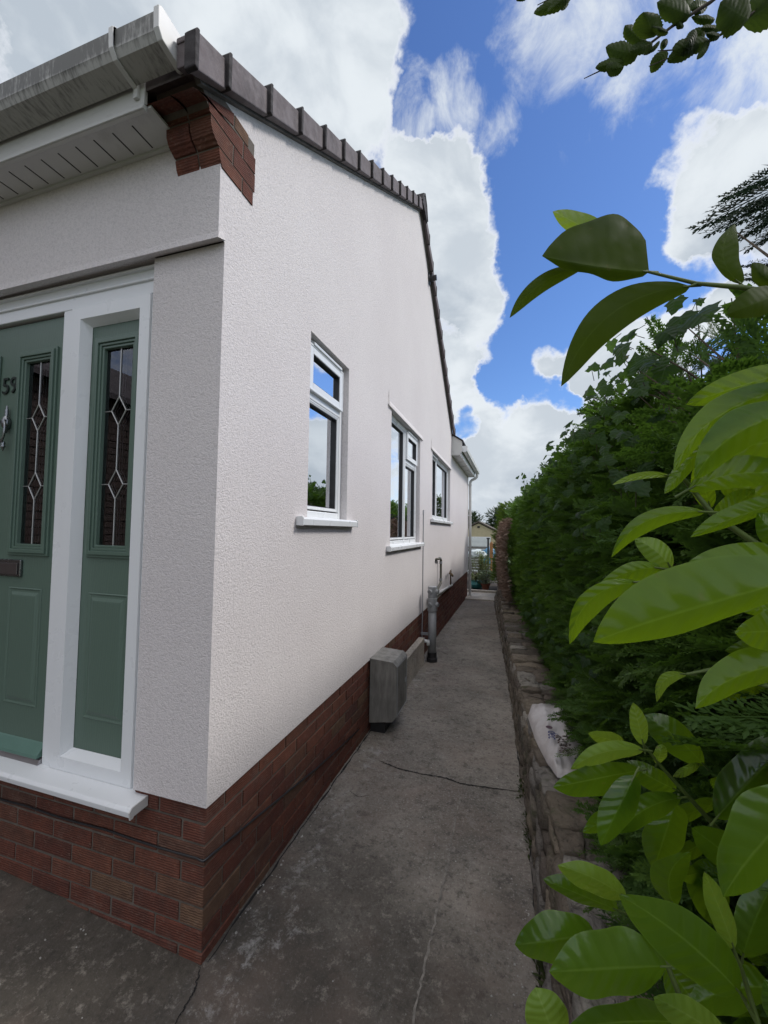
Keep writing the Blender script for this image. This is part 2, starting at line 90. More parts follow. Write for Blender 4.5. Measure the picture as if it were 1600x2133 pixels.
# ---------------- sun and sky
SUN_DIR=V((.72,.32,.80)).normalized()
SUN_EL=math.asin(SUN_DIR.z)
def sun_setup():
    ld=bpy.data.lights.new('sun','SUN');ld.energy=SUN_E;ld.angle=math.radians(12);ld.color=(1,.965,.92)
    lo=bpy.data.objects.new('sun',ld);col.objects.link(lo)
    lo.rotation_euler=(-SUN_DIR).to_track_quat('-Z','Y').to_euler();lo.location=(4,4,9)
SUN_E=2.5
sun_setup()
def world_setup():
    w=bpy.data.worlds.new('World');scene.world=w;w.use_nodes=True
    t=w.node_tree;t.nodes.clear();N=NT(t)
    tc=N.new('ShaderNodeTexCoord');d=N.vm('NORMALIZE',tc.outputs['Generated'])
    sky=N.new('ShaderNodeTexSky',sky_type='NISHITA',sun_disc=False,sun_elevation=SUN_EL,sun_rotation=math.atan2(SUN_DIR.x,SUN_DIR.y),altitude=50)
    sky.air_density=1.0;sky.dust_density=.3;sky.ozone_density=2.5
    # domain warp so that cloud edges billow
    wn=N.noise(d,3.2,6,.6,0,1)
    wv=N.vm('SUBTRACT',wn,(.5,.5,.5));wv=N.vm('MULTIPLY',wv,(.13,.13,.13))
    wn2=N.noise(d,14,5,.6,0,1)
    wv2=N.vm('MULTIPLY',N.vm('SUBTRACT',wn2,(.5,.5,.5)),(.07,.07,.07))
    dd=N.vm('NORMALIZE',N.vm('ADD',N.vm('ADD',d,wv),wv2))
    acc=None
    wis=None
    for x,y,z,a,s in CLOUDS:
        if 0<s<.6:
            dt=N.vm('DOT_PRODUCT',dd,(x,y,z),out=1)
            m=N.mr(dt,math.cos(min(a*1.7,2.5)),math.cos(a*.2),0,s,True)
            wis=m if wis is None else N.math('MAXIMUM',wis,m)
            continue
        dt=N.vm('DOT_PRODUCT',dd,(x,y,z),out=1)
        m=N.mr(dt,math.cos(min(a*1.35,2.5)),math.cos(a*.45),0,s,True)
        acc=m if acc is None else N.math('ADD',acc,m)
    gr=None
    for x,y,z,a in GREYS:
        dt=N.vm('DOT_PRODUCT',dd,(x,y,z),out=1)
        m=N.mr(dt,math.cos(a*1.5),math.cos(a*.2),0,1,True)
        gr=m if gr is None else N.math('MAXIMUM',gr,m)
    # generic broken cloud for the half of the sky behind the camera
    back=N.vm('DOT_PRODUCT',d,(-math.sin(YAW),math.cos(YAW),0.05),out=1)
    bk=N.mr(back,.50,.15,0,.75,True)
    acc=N.math('ADD',acc,bk)
    sv=N.mapping(d,(1,1,1.5))
    fb=N.noise(sv,5.5,12,.62,.25)
    fb2=N.noise(N.mapping(d,(1,1,1.2),loc=(3,1,2)),17,10,.65,.2)
    n=N.math('ADD',N.math('MULTIPLY',N.math('SUBTRACT',fb,.5),1.9),N.math('MULTIPLY',N.math('SUBTRACT',fb2,.5),1.15))
    f=N.math('ADD',acc,n)
    fb3=N.noise(N.mapping(d,(1,1,1.1),loc=(5,4,1)),48,6,.62,.3);f=N.math('ADD',f,N.math('MULTIPLY',N.math('SUBTRACT',fb3,.5),.7))
    cov=N.mr(f,.10,1.15,0,1,True)
    st=N.noise(N.mapping(d,(9,9,2.2),rot=(.5,.35,.2)),1.0,10,.66,.6)
    wc=N.mr(N.math('ADD',N.math('MULTIPLY',wis,1.25),N.math('MULTIPLY',N.math('SUBTRACT',st,.5),2.3)),.18,1.15,0,.92,True)
    wc=N.math('MULTIPLY',wc,N.mr(wis,0,.12,0,1,True))
    cov=N.math('MAXIMUM',cov,wc)
    # cloud brightness
    g1=N.noise(N.mapping(d,(1,1,1.6),loc=(7,2,5)),6,8,.55,.3)
    dens=N.mr(f,.7,2.1,0,1)
    shade=N.math('ADD',N.math('MULTIPLY',N.mr(g1,.36,.64,0,1,True),.70),N.math('MULTIPLY',gr,.6))
    shade=N.math('MULTIPLY',shade,N.mr(f,.6,1.2,0,1,True),clamp=True)
    cc=N.mix(shade,(.80,.855,.90),(.50,.565,.64))
    edge=N.math('MULTIPLY',N.mr(f,.5,.75,0,1),N.mr(f,1.15,.85,0,1))
    cc=N.mix(N.math('MULTIPLY',edge,.6),cc,(.95,.97,1.0))
    # unseen cloud overhead and behind the camera, neutral and brightened as added fill light
    cc=N.mix(N.mr(back,.45,.10,0,1,True),cc,BACKC)
    dz=N.new('ShaderNodeSeparateXYZ');t.links.new(d,dz.inputs[0]);cc=N.mix(N.math('MULTIPLY',N.mr(dz.outputs[2],.72,.92,0,1,True),N.mr(back,.42,.25,0,1,True)),cc,ZENC)
    # blue
    hs=N.new('ShaderNodeHueSaturation',inp={'Saturation':1.15,'Value':1.0,'Color':sky.outputs[0]})
    base=N.vm('ADD',N.vm('MULTIPLY',hs.outputs[0],SKY_MUL),(.010/BG,.004/BG,.030/BG))
    cc=N.vm('SCALE',cc);t.nodes[-1].inputs['Scale'].default_value=1/BG
    out=N.mix(cov,base,cc)
    bg=N.new('ShaderNodeBackground',inp={'Color':out,'Strength':BG})
    wo=N.new('ShaderNodeOutputWorld');t.links.new(bg.outputs[0],wo.inputs[0])
    w.cycles.sampling_method='MANUAL';w.cycles.sample_map_resolution=1024
BG=.12;BACKC=(1.12,1.10,1.10);ZENC=(2.7,2.62,2.55);SKY_MUL=(1.0,1.1,1.28)
world_setup()
# ---------------- objects
def tag(o,label=None,cat=None,group=None,kind=None):
    if label:o['label']=label
    if cat:o['category']=cat
    if group:o['group']=group
    if kind:o['kind']=kind
    return o
def empty(name,loc=(0,0,0),label=None,cat=None,group=None):
    o=bpy.data.objects.new(name,None);o.empty_display_size=.1;col.objects.link(o);o.location=loc
    return tag(o,label,cat,group)
class MB:
    def __init__(s): s.v=[];s.f=[];s.uv={};s.mi=0;s.ms=[]
    def add(s,vs,fs,uvs=None):
        b=len(s.v);s.v+= [tuple(p) for p in vs]
        for i,f in enumerate(fs):
            s.f.append(tuple(b+k for k in f));s.ms.append(s.mi)
        if uvs:
            for i,u in enumerate(uvs): s.uv[b+i]=u
        return s
    def box(s,x0,x1,y0,y1,z0,z1):
        return s.add([(x0,y0,z0),(x1,y0,z0),(x1,y1,z0),(x0,y1,z0),(x0,y0,z1),(x1,y0,z1),(x1,y1,z1),(x0,y1,z1)],
          [(0,3,2,1),(4,5,6,7),(0,1,5,4),(1,2,6,5),(2,3,7,6),(3,0,4,7)])
    def prism(s,poly,a0,a1,axis='x'):
        # poly in the other two axes
        def P(p,a):
            return {'x':(a,p[0],p[1]),'y':(p[0],a,p[1]),'z':(p[0],p[1],a)}[axis]
        n=len(poly)
        vs=[P(p,a0) for p in poly]+[P(p,a1) for p in poly]
        fs=[tuple(range(n))[::-1],tuple(range(n,2*n))]+[(i,(i+1)%n,n+(i+1)%n,n+i) for i in range(n)]
        return s.add(vs,fs)
    def tube(s,pts,r,n=12,cap=True):
        pts=[V(p) for p in pts];R=r if hasattr(r,'__len__') else [r]*len(pts)
        vs=[];fs=[]
        up=V((0,0,1))
        prev=None
        for i,p in enumerate(pts):
            d=(pts[min(i+1,len(pts)-1)]-pts[max(i-1,0)]).normalized()
            if prev is None:
                a=d.cross(up)
                if a.length<.1:a=d.cross(V((1,0,0)))
                a.normalize()
            else:
                a=(prev-d*prev.dot(d)).normalized()
            prev=a;b=d.cross(a)
            for k in range(n):
                t=2*math.pi*k/n;vs.append(p+(a*math.cos(t)+b*math.sin(t))*R[i])
        for i in range(len(pts)-1):
            for k in range(n):
                fs.append((i*n+k,i*n+(k+1)%n,(i+1)*n+(k+1)%n,(i+1)*n+k))
        if cap: fs+= [tuple(range(n))[::-1],tuple((len(pts)-1)*n+k for k in range(n))]
        return s.add(vs,fs)
    def build(s,name,mat,parent=None,bevel=0,smooth=False,loc=None):
        me=bpy.data.meshes.new(name);me.from_pydata(s.v,[],s.f)
        if any(s.ms): me.polygons.foreach_set('material_index',s.ms)
        bm=bmesh.new();bm.from_mesh(me);bmesh.ops.recalc_face_normals(bm,faces=bm.faces);bm.to_mesh(me);bm.free()
        if s.uv:
            ul=me.uv_layers.new(name='UVMap')
            for lp in me.loops: ul.data[lp.index].uv=s.uv.get(lp.vertex_index,(0,0))
        for m in (mat if isinstance(mat,(list,tuple)) else [mat]): me.materials.append(m)
        if smooth:
            for p in me.polygons:p.use_smooth=True
        o=bpy.data.objects.new(name,me);col.objects.link(o)
        if parent: o.parent=parent
        if loc:
            o.location=loc
        if bevel:
            md=o.modifiers.new('bevel','BEVEL');md.width=bevel;md.segments=2;md.limit_method='ANGLE';md.angle_limit=math.radians(40)
        return o
def npmesh(name,verts,faces,mat,parent=None,smooth=False,uv=None,attr=None):
    me=bpy.data.meshes.new(name);nv=len(verts);nf=len(faces);k=faces.shape[1]
    me.vertices.add(nv);me.vertices.foreach_set('co',verts.astype(np.float32).ravel())
    me.loops.add(nf*k);me.loops.foreach_set('vertex_index',faces.astype(np.int32).ravel())
    me.polygons.add(nf);me.polygons.foreach_set('loop_start',(np.arange(nf)*k).astype(np.int32));me.polygons.foreach_set('loop_total',np.full(nf,k,np.int32))
    me.update(calc_edges=True)
    if uv is not None:
        ul=me.uv_layers.new(name='UVMap');ul.data.foreach_set('uv',uv[faces.ravel()].astype(np.float32).ravel())
    if attr is not None:
        a=me.attributes.new('tint','FLOAT','POINT');a.data.foreach_set('value',attr.astype(np.float32))
    me.materials.append(mat)
    if smooth: me.polygons.foreach_set('use_smooth',np.ones(nf,bool))
    o=bpy.data.objects.new(name,me);col.objects.link(o)
    if parent:o.parent=parent
    return o
# ---------------- materials
def mat_new(name):
    m=bpy.data.materials.new(name);m.use_nodes=True;t=m.node_tree;t.nodes.clear();N=NT(t)
    b=N.new('ShaderNodeBsdfPrincipled');o=N.new('ShaderNodeOutputMaterial');t.links.new(b.outputs[0],o.inputs[0])
    return m,N,b,o
def bump(N,b,h,strength=.5,dist=.002,normal=None):
    nd=N.new('ShaderNodeBump',inp={'Height':h,'Strength':strength,'Distance':dist})
    if normal: N.l.new(normal,nd.inputs['Normal'])
    N.l.new(nd.outputs[0],b.inputs['Normal']);return nd.outputs[0]
def objco(N): return N.new('ShaderNodeTexCoord').outputs['Object']
def simple(name,c,rough=.5,var=.08,scale=9,metal=0,bmp=0,bs=60,spec=.5,dirt=None):
    m,N,b,o=mat_new(name);co=objco(N)
    n=N.noise(co,scale,5,.6)
    c2=tuple(x*(1-var*2) for x in c);c3=tuple(min(1,x*(1+var)) for x in c)
    cc=N.mix(N.mr(n,.3,.7),c2,c3)
    if dirt:
        dn=N.noise(N.mapping(co,dirt[2]),dirt[1],8,.7)
        cc=N.mix(N.mr(dn,dirt[3],dirt[4],0,dirt[5]),cc,dirt[0])
    N.l.new(cc,b.inputs['Base Color']);b.inputs['Roughness'].default_value=rough;b.inputs['Metallic'].default_value=metal
    b.inputs['Specular IOR Level'].default_value=spec
    N.l.new(N.mr(N.noise(co,scale*3,4),.3,.7,rough*.85,min(1,rough*1.15)),b.inputs['Roughness'])
    if bmp: bump(N,b,N.noise(co,bs,6,.65),bmp,.003)
    return m
def m_render():
    m,N,b,o=mat_new('rough_render');co=objco(N)
    vo=N.new('ShaderNodeTexVoronoi',feature='SMOOTH_F1',inp={'Vector':N.vm('ADD',co,N.vm('MULTIPLY',N.noise(co,60,2,.5,0,1),(.02,.02,.02))),'Scale':150.,'Smoothness':.4})
    n1=N.noise(co,80,5,.68,.6)
    h=N.math('ADD',N.math('MULTIPLY',n1,1.0),N.math('MULTIPLY',vo.outputs[0],-.55))
    big=N.noise(co,1.1,6,.6)
    cc=N.mix(N.mr(big,.3,.7),(.66,.618,.612),(.71,.672,.662))
    cc=N.mix(N.mr(n1,.34,.56,.38,0),cc,(.40,.38,.38))
    st=N.noise(N.mapping(co,(3,3,.25)),3.2,7,.7)
    cc=N.mix(N.mr(st,.58,.8,0,.12),cc,(.42,.39,.37))
    sp_=N.noise(co,7,7,.7);cc=N.mix(N.mr(sp_,.60,.74,0,.22),cc,(.46,.43,.40))
    N.l.new(cc,b.inputs['Base Color']);b.inputs['Roughness'].default_value=.92;b.inputs['Specular IOR Level'].default_value=.2
    bump(N,b,h,.8,.0040)
    return m
def m_brick(dull=0.0,nm='rustic_brick'):
    m,N,b,o=mat_new(nm);co=objco(N)
    gi=N.new('ShaderNodeNewGeometry')
    r=gi.outputs['Random Per Island']
    cc=N.ramp(r,[(0,(.13,.044,.031)),(.25,(.195,.066,.041)),(.5,(.15,.052,.036)),(.72,(.225,.082,.05)),(.88,(.165,.07,.045)),(.96,(.21,.125,.075)),(1,(.12,.048,.038))])
    n=N.noise(co,18,7,.7)
    cc=N.mix(N.mr(n,.35,.75,0,.65),cc,(.06,.036,.03));cc=N.mix(.12,cc,(.03,.02,.018));ef=N.noise(N.mapping(co,loc=(3,7,1)),5,7,.75);cc=N.mix(N.mr(ef,.56,.76,0,.4),cc,(.22,.18,.15));cc=N.mix(dull,cc,(.15,.13,.12))
    w=N.new('ShaderNodeTexWave',wave_type='BANDS',bands_direction='Z',inp={'Vector':co,'Scale':34.,'Distortion':3.4,'Detail':4.,'Detail Scale':2.5})
    cc=N.mix(N.math('MULTIPLY',N.mr(w.outputs[1],.0,.6,.45,0),N.mr(N.noise(co,9,3),.35,.65,.2,1)),cc,(.05,.022,.018))
    w2=N.noise(N.mapping(co,(1,1,1)),60,5,.7)
    cc=N.mix(N.mr(w2,.55,.75,0,.35),cc,(.30,.22,.17))
    N.l.new(cc,b.inputs['Base Color']);b.inputs['Roughness'].default_value=.9;b.inputs['Specular IOR Level'].default_value=.25
    h=N.math('ADD',N.math('MULTIPLY',w.outputs[1],.8),N.math('MULTIPLY',w2,1.3))
    bump(N,b,h,.9,.003)
    return m
def m_concrete(name='worn_concrete',light=1.0,old=False):
    m,N,b,o=mat_new(name);co=objco(N)
    a=N.noise(co,1.3,7,.6,.3)
    cc=N.mix(N.mr(a,.35,.65),(.155*light,.139*light,.118*light),(.31*light,.277*light,.232*light))
    g=N.noise(co,.9,5,.6);cc=N.mix(N.mr(g,.5,.7,0,.5),cc,(.25*light,.195*light,.165*light))
    pat=N.noise(co,6.5,8,.72,.5);cc=N.mix(N.mr(pat,.56,.72,0,.55),cc,(.36*light,.34*light,.31*light))
    pt2=N.noise(N.mapping(co,(1,1,1),loc=(4,4,0)),4,8,.7,.6);cc=N.mix(N.mr(pt2,.55,.75,0,.7),cc,(.075*light,.068*light,.06*light))
    fine=N.noise(co,85,6,.8);cc=N.mix(N.mr(fine,.53,.66,0,.85),cc,(.42*light,.40*light,.36*light))
    fine2=N.noise(N.mapping(co,loc=(2,3,1)),42,6,.75);cc=N.mix(N.mr(fine2,.52,.7,0,.8),cc,(.05*light,.046*light,.042*light))
    vo=N.new('ShaderNodeTexVoronoi',inp={'Vector':co,'Scale':24.,'Randomness':1.})
    sp=N.math('MULTIPLY',N.mr(vo.outputs[0],.10,.05,0,1),N.mr(N.noise(co,2.2,2),.5,.6,0,1))
    cc=N.mix(N.math('MULTIPLY',sp,.75),cc,(.6,.58,.54))
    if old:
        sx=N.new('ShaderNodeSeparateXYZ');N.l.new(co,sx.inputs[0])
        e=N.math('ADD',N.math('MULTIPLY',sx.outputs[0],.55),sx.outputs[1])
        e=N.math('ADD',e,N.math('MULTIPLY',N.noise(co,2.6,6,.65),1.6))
        cc=N.mix(N.mr(e,2.3,1.0,0,.80,True),cc,(.042,.036,.028));k1=N.noise(N.mapping(co,loc=(3,3,3)),12,9,.82);cc=N.mix(N.mr(k1,.52,.62,0,.65),cc,(.045,.040,.033));k2=N.noise(N.mapping(co,loc=(6,1,3)),21,8,.8);cc=N.mix(N.mr(k2,.54,.66,0,.65),cc,(.30,.27,.23))  # near end darkened: shade painted into the colour, then blotchy stains
        b1=N.noise(N.mapping(co,loc=(9,3,2)),2.3,5,.6);cc=N.mix(N.mr(b1,.52,.72,0,.35),cc,(.20,.145,.115))
        w=N.noise(N.mapping(co,loc=(1,8,2)),11,9,.8,.25)
        band=N.mr(N.math('ABSOLUTE',N.math('SUBTRACT',sx.outputs[0],.12)),.0,.30,.10,-.03)
        cc=N.mix(N.mr(N.math('ADD',w,band),.60,.72,0,.6),cc,(.40,.39,.37))
    N.l.new(cc,b.inputs['Base Color']);b.inputs['Roughness'].default_value=.85;b.inputs['Specular IOR Level'].default_value=.35
    h=N.math('ADD',N.math('MULTIPLY',fine,1.),N.math('MULTIPLY',N.noise(co,14,6,.65),1.6))
    bump(N,b,h,.8,.006)
    return m
def m_stone():
    m,N,b,o=mat_new('rubble_stone');co=objco(N)
    r=N.new('ShaderNodeNewGeometry').outputs['Random Per Island']
    cc=N.ramp(r,[(0,(.10,.086,.07)),(.25,(.20,.165,.122)),(.45,(.14,.115,.095)),(.65,(.27,.22,.16)),(.85,(.17,.155,.14)),(1,(.36,.33,.28))])
    n=N.noise(co,9,9,.72,.4);cc=N.mix(N.mr(n,.45,.72,0,.65),cc,(.05,.044,.036))
    n2=N.noise(co,30,6,.7);cc=N.mix(N.mr(n2,.55,.75,0,.55),cc,(.26,.24,.20))
    n3=N.noise(N.mapping(co,loc=(5,1,1)),5,6,.7);cc=N.mix(N.mr(n3,.54,.66,0,.6),cc,(.055,.07,.025))
    N.l.new(cc,b.inputs['Base Color']);b.inputs['Roughness'].default_value=.92;b.inputs['Specular IOR Level'].default_value=.25
    ls=N.noise(N.mapping(co,(2,2,9)),9,6,.7,.8)
    cr=N.new('ShaderNodeTexVoronoi',feature='DISTANCE_TO_EDGE',inp={'Vector':N.vm('ADD',co,N.vm('MULTIPLY',N.noise(co,7,4,.6,0,1),(.1,.1,.1))),'Scale':8.})
    N.l.new(N.mix(N.mr(ls,.36,.46,.55,0),cc,(.03,.026,.02)),b.inputs['Base Color'])
    h=N.math('ADD',N.math('ADD',N.math('MULTIPLY',n,1.3),N.math('MULTIPLY',n2,.6)),N.math('ADD',N.math('MULTIPLY',ls,1.4),N.mr(cr.outputs[0],0,.02,0,.12)));bump(N,b,h,1.,.016);return m
def m_leaf(name,c1,c2,vein,trans,rough=.32,veins=True,tmul=1.0,transw=.45,spec=.3,fb=.55):
    m,N,b,o=mat_new(name);co=objco(N)
    uvn=N.new('ShaderNodeUVMap');sx=N.new('ShaderNodeSeparateXYZ');N.l.new(uvn.outputs[0],sx.inputs[0])
    r=N.new('ShaderNodeNewGeometry').outputs['Random Per Island']
    cc=N.mix(r,c1,c2)
    n=N.noise(co,30,5,.6);cc=N.mix(N.mr(n,.35,.7,0,.35),cc,tuple(x*.55 for x in c1))
    s=N.math('ABSOLUTE',N.math('ADD',sx.outputs[1],N.math('MULTIPLY',N.math('SUBTRACT',N.noise(co,12,2),.5),.06)))   # 0 midrib .. 1 edge
    hgt=N.math('MULTIPLY',n,.3)
    vv=None
    if veins:
        mid=N.mr(s,.015,.06,1,0)
        # lateral veins: bands in u - k*s
        q=N.math('SUBTRACT',sx.outputs[0],N.math('MULTIPLY',s,.13))
        q=N.math('ADD',q,N.math('MULTIPLY',N.noise(co,26,3),.10))
        fr=N.math('FRACT',N.math('MULTIPLY',q,8.))
        lv=N.mr(N.math('ABSOLUTE',N.math('SUBTRACT',fr,.5)),.0,.06,1,0)
        lv=N.math('MULTIPLY',lv,N.mr(s,.75,1,.55,0))
        vv=N.math('MAXIMUM',mid,lv)
        edge=N.mr(s,.93,1.,0,.5)
        vc=N.math('MAXIMUM',N.math('MULTIPLY',mid,.8),N.math('MAXIMUM',N.math('MULTIPLY',lv,.30),edge));cc=N.mix(N.math('MULTIPLY',vc,.6),cc,vein)
        fold=N.mr(N.math('ABSOLUTE',N.math('SUBTRACT',fr,.5)),.0,.5,0,1,True)
        hgt=N.math('ADD',hgt,N.math('MULTIPLY',fold,.55))
    bl=N.noise(co,55,3,.6);cc=N.mix(N.mr(bl,.68,.74,0,.7),cc,(.10,.07,.03))
    pt=N.noise(co,9,3,.6);cc=N.mix(N.mr(pt,.4,.7,0,.4),cc,tuple(x*1.5 for x in c2))
    N.l.new(cc,b.inputs['Base Color']);N.l.new(N.mr(N.noise(co,16,3),.3,.7,rough*.7,rough*1.5),b.inputs['Roughness']);b.inputs['Specular IOR Level'].default_value=spec
    nn=bump(N,b,hgt,fb,.0022)
    tr=N.new('ShaderNodeBsdfTranslucent');N.l.new(nn,tr.inputs['Normal'])
    tcol=N.mix(.5,trans,cc)
    if vv is not None: tcol=N.mix(N.math('MULTIPLY',vc,.3),trans,tuple(min(1,x*1.5) for x in trans))
    N.l.new(tcol,tr.inputs['Color'])
    ms=N.new('ShaderNodeMixShader',inp={0:transw});N.l.new(b.outputs[0],ms.inputs[1]);N.l.new(tr.outputs[0],ms.inputs[2])
    N.l.new(ms.outputs[0],o.inputs[0]);return m
def m_glass(refl=.55,tint=(.75,.8,.8)):
    m,N,b,o=mat_new('window_glass');N.n.remove(b)
    g=N.new('ShaderNodeBsdfGlossy',inp={'Color':(.93,.96,1,1),'Roughness':.004})
    t=N.new('ShaderNodeBsdfTransparent',inp={'Color':(*tint,1)})
    fr=N.new('ShaderNodeFresnel',inp={'IOR':1.5})
    fac=N.math('ADD',fr.outputs[0],refl,clamp=True)
    ms=N.new('ShaderNodeMixShader');N.l.new(fac,ms.inputs[0]);N.l.new(t.outputs[0],ms.inputs[1]);N.l.new(g.outputs[0],ms.inputs[2])
    N.l.new(ms.outputs[0],o.inputs[0]);return m
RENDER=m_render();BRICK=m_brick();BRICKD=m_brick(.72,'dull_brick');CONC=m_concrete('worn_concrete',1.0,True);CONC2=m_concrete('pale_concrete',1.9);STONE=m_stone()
UPVC=simple('white_upvc',(.74,.76,.77),.3,.004,3)
UPVC_D=simple('weathered_upvc',(.58,.58,.56),.4,.02,3,dirt=((.20,.19,.17),4,(1,1,5),.55,.8,.45))
def m_gutter():
    m,N,b,o=mat_new('lichen_stained_gutter');co=objco(N)
    sx=N.new('ShaderNodeSeparateXYZ');N.l.new(co,sx.inputs[0])
    zf=N.mr(sx.outputs[2],3.212,3.245,0,1,True)
    s1=N.noise(N.mapping(co,(26,6,5)),3.,6,.7);s2=N.noise(N.mapping(co,(3,3,3)),2,4,.6)
    a=N.math('ADD',N.math('ADD',N.math('MULTIPLY',s1,1.5),N.math('MULTIPLY',s2,.8)),N.math('MULTIPLY',zf,.5))
    cc=N.mix(N.mr(a,1.12,1.62,0,.94),(.42,.415,.39),(.06,.062,.052))
    N.l.new(cc,b.inputs['Base Color']);b.inputs['Roughness'].default_value=.5;bump(N,b,s1,.3,.001);return m
GUTM=m_gutter()
GREEN=None
def m_green():
    m,N,b,o=mat_new('sage_green_grp');co=objco(N)
    w=N.new('ShaderNodeTexWave',wave_type='RINGS',rings_direction='Y',inp={'Vector':N.mapping(co,(3.2,1,.55)),'Scale':9.,'Distortion':7.,'Detail':3.,'Detail Scale':1.3})
    fn=N.noise(N.mapping(co,(60,60,4)),3,5,.7)
    cc=N.mix(N.mr(w.outputs[1],.2,.9),(.092,.142,.112),(.100,.155,.122))
    N.l.new(cc,b.inputs['Base Color']);b.inputs['Roughness'].default_value=.42
    bump(N,b,N.math('ADD',N.math('MULTIPLY',w.outputs[1],.35),N.math('MULTIPLY',fn,.8)),.35,.0015);return m
GREEN=m_green()
GREEN_S=simple('smooth_green_moulding',(.094,.148,.116),.36,.03,5)
GLASS=m_glass(.68);DGLASS=m_glass(.05,(.75,.74,.72))
MORTAR=simple('mortar',(.125,.105,.086),.95,.15,20,bmp=.8,bs=90)
TILE=simple('grey_concrete_tile',(.125,.102,.106),.8,.12,8,bmp=.5,bs=120,dirt=((.05,.045,.045),6,(1,1,1),.5,.75,.5))
TILE_E=simple('dark_roof_tile',(.022,.018,.019),.85,.15,9,bmp=.5,bs=90)
BLACKP=simple('black_plastic',(.02,.02,.022),.45,.1)
GREYP=simple('grey_plastic',(.30,.31,.32),.45,.08,12,dirt=((.12,.12,.11),12,(1,1,.4),.5,.75,.5))
CHROME=simple('chrome',(.24,.25,.26),.28,.03,9,metal=1)
LEAD=simple('lead_came',(.42,.42,.41),.4,.05,9,metal=.6)
DARKIN=simple('dark_interior',(.035,.034,.033),.9,.2)
CURT=simple('net_curtain',(.6,.6,.59),.9,.05,30)
METERM=simple('weathered_meter_box',(.27,.262,.24),.6,.1,7,bmp=.3,bs=60,dirt=((.07,.065,.055),7,(2,2,.3),.38,.7,.8))
BEIGE=simple('beige_render',(.50,.43,.28),.9,.06,4,bmp=.3,bs=40)
WOOD=simple('weathered_wood',(.12,.095,.065),.85,.2,14,bmp=.5,bs=50)
DWOOD=simple('dark_fence_wood',(.035,.028,.025),.85,.2,14)
TERRA=simple('terracotta',(.27,.095,.05),.8,.15,14)
TEAL=simple('teal_glaze',(.03,.17,.16),.3,.15,9)
SOIL=simple('soil',(.045,.035,.026),.95,.3,14,bmp=1,bs=30)
GRASS=simple('rough_grass',(.06,.10,.025),.9,.3,9,bmp=1,bs=40)
BARK=simple('bark',(.06,.048,.035),.9,.25,30,bmp=.8,bs=80)
TWIGM=simple('green_stem',(.09,.13,.03),.55,.15,30)
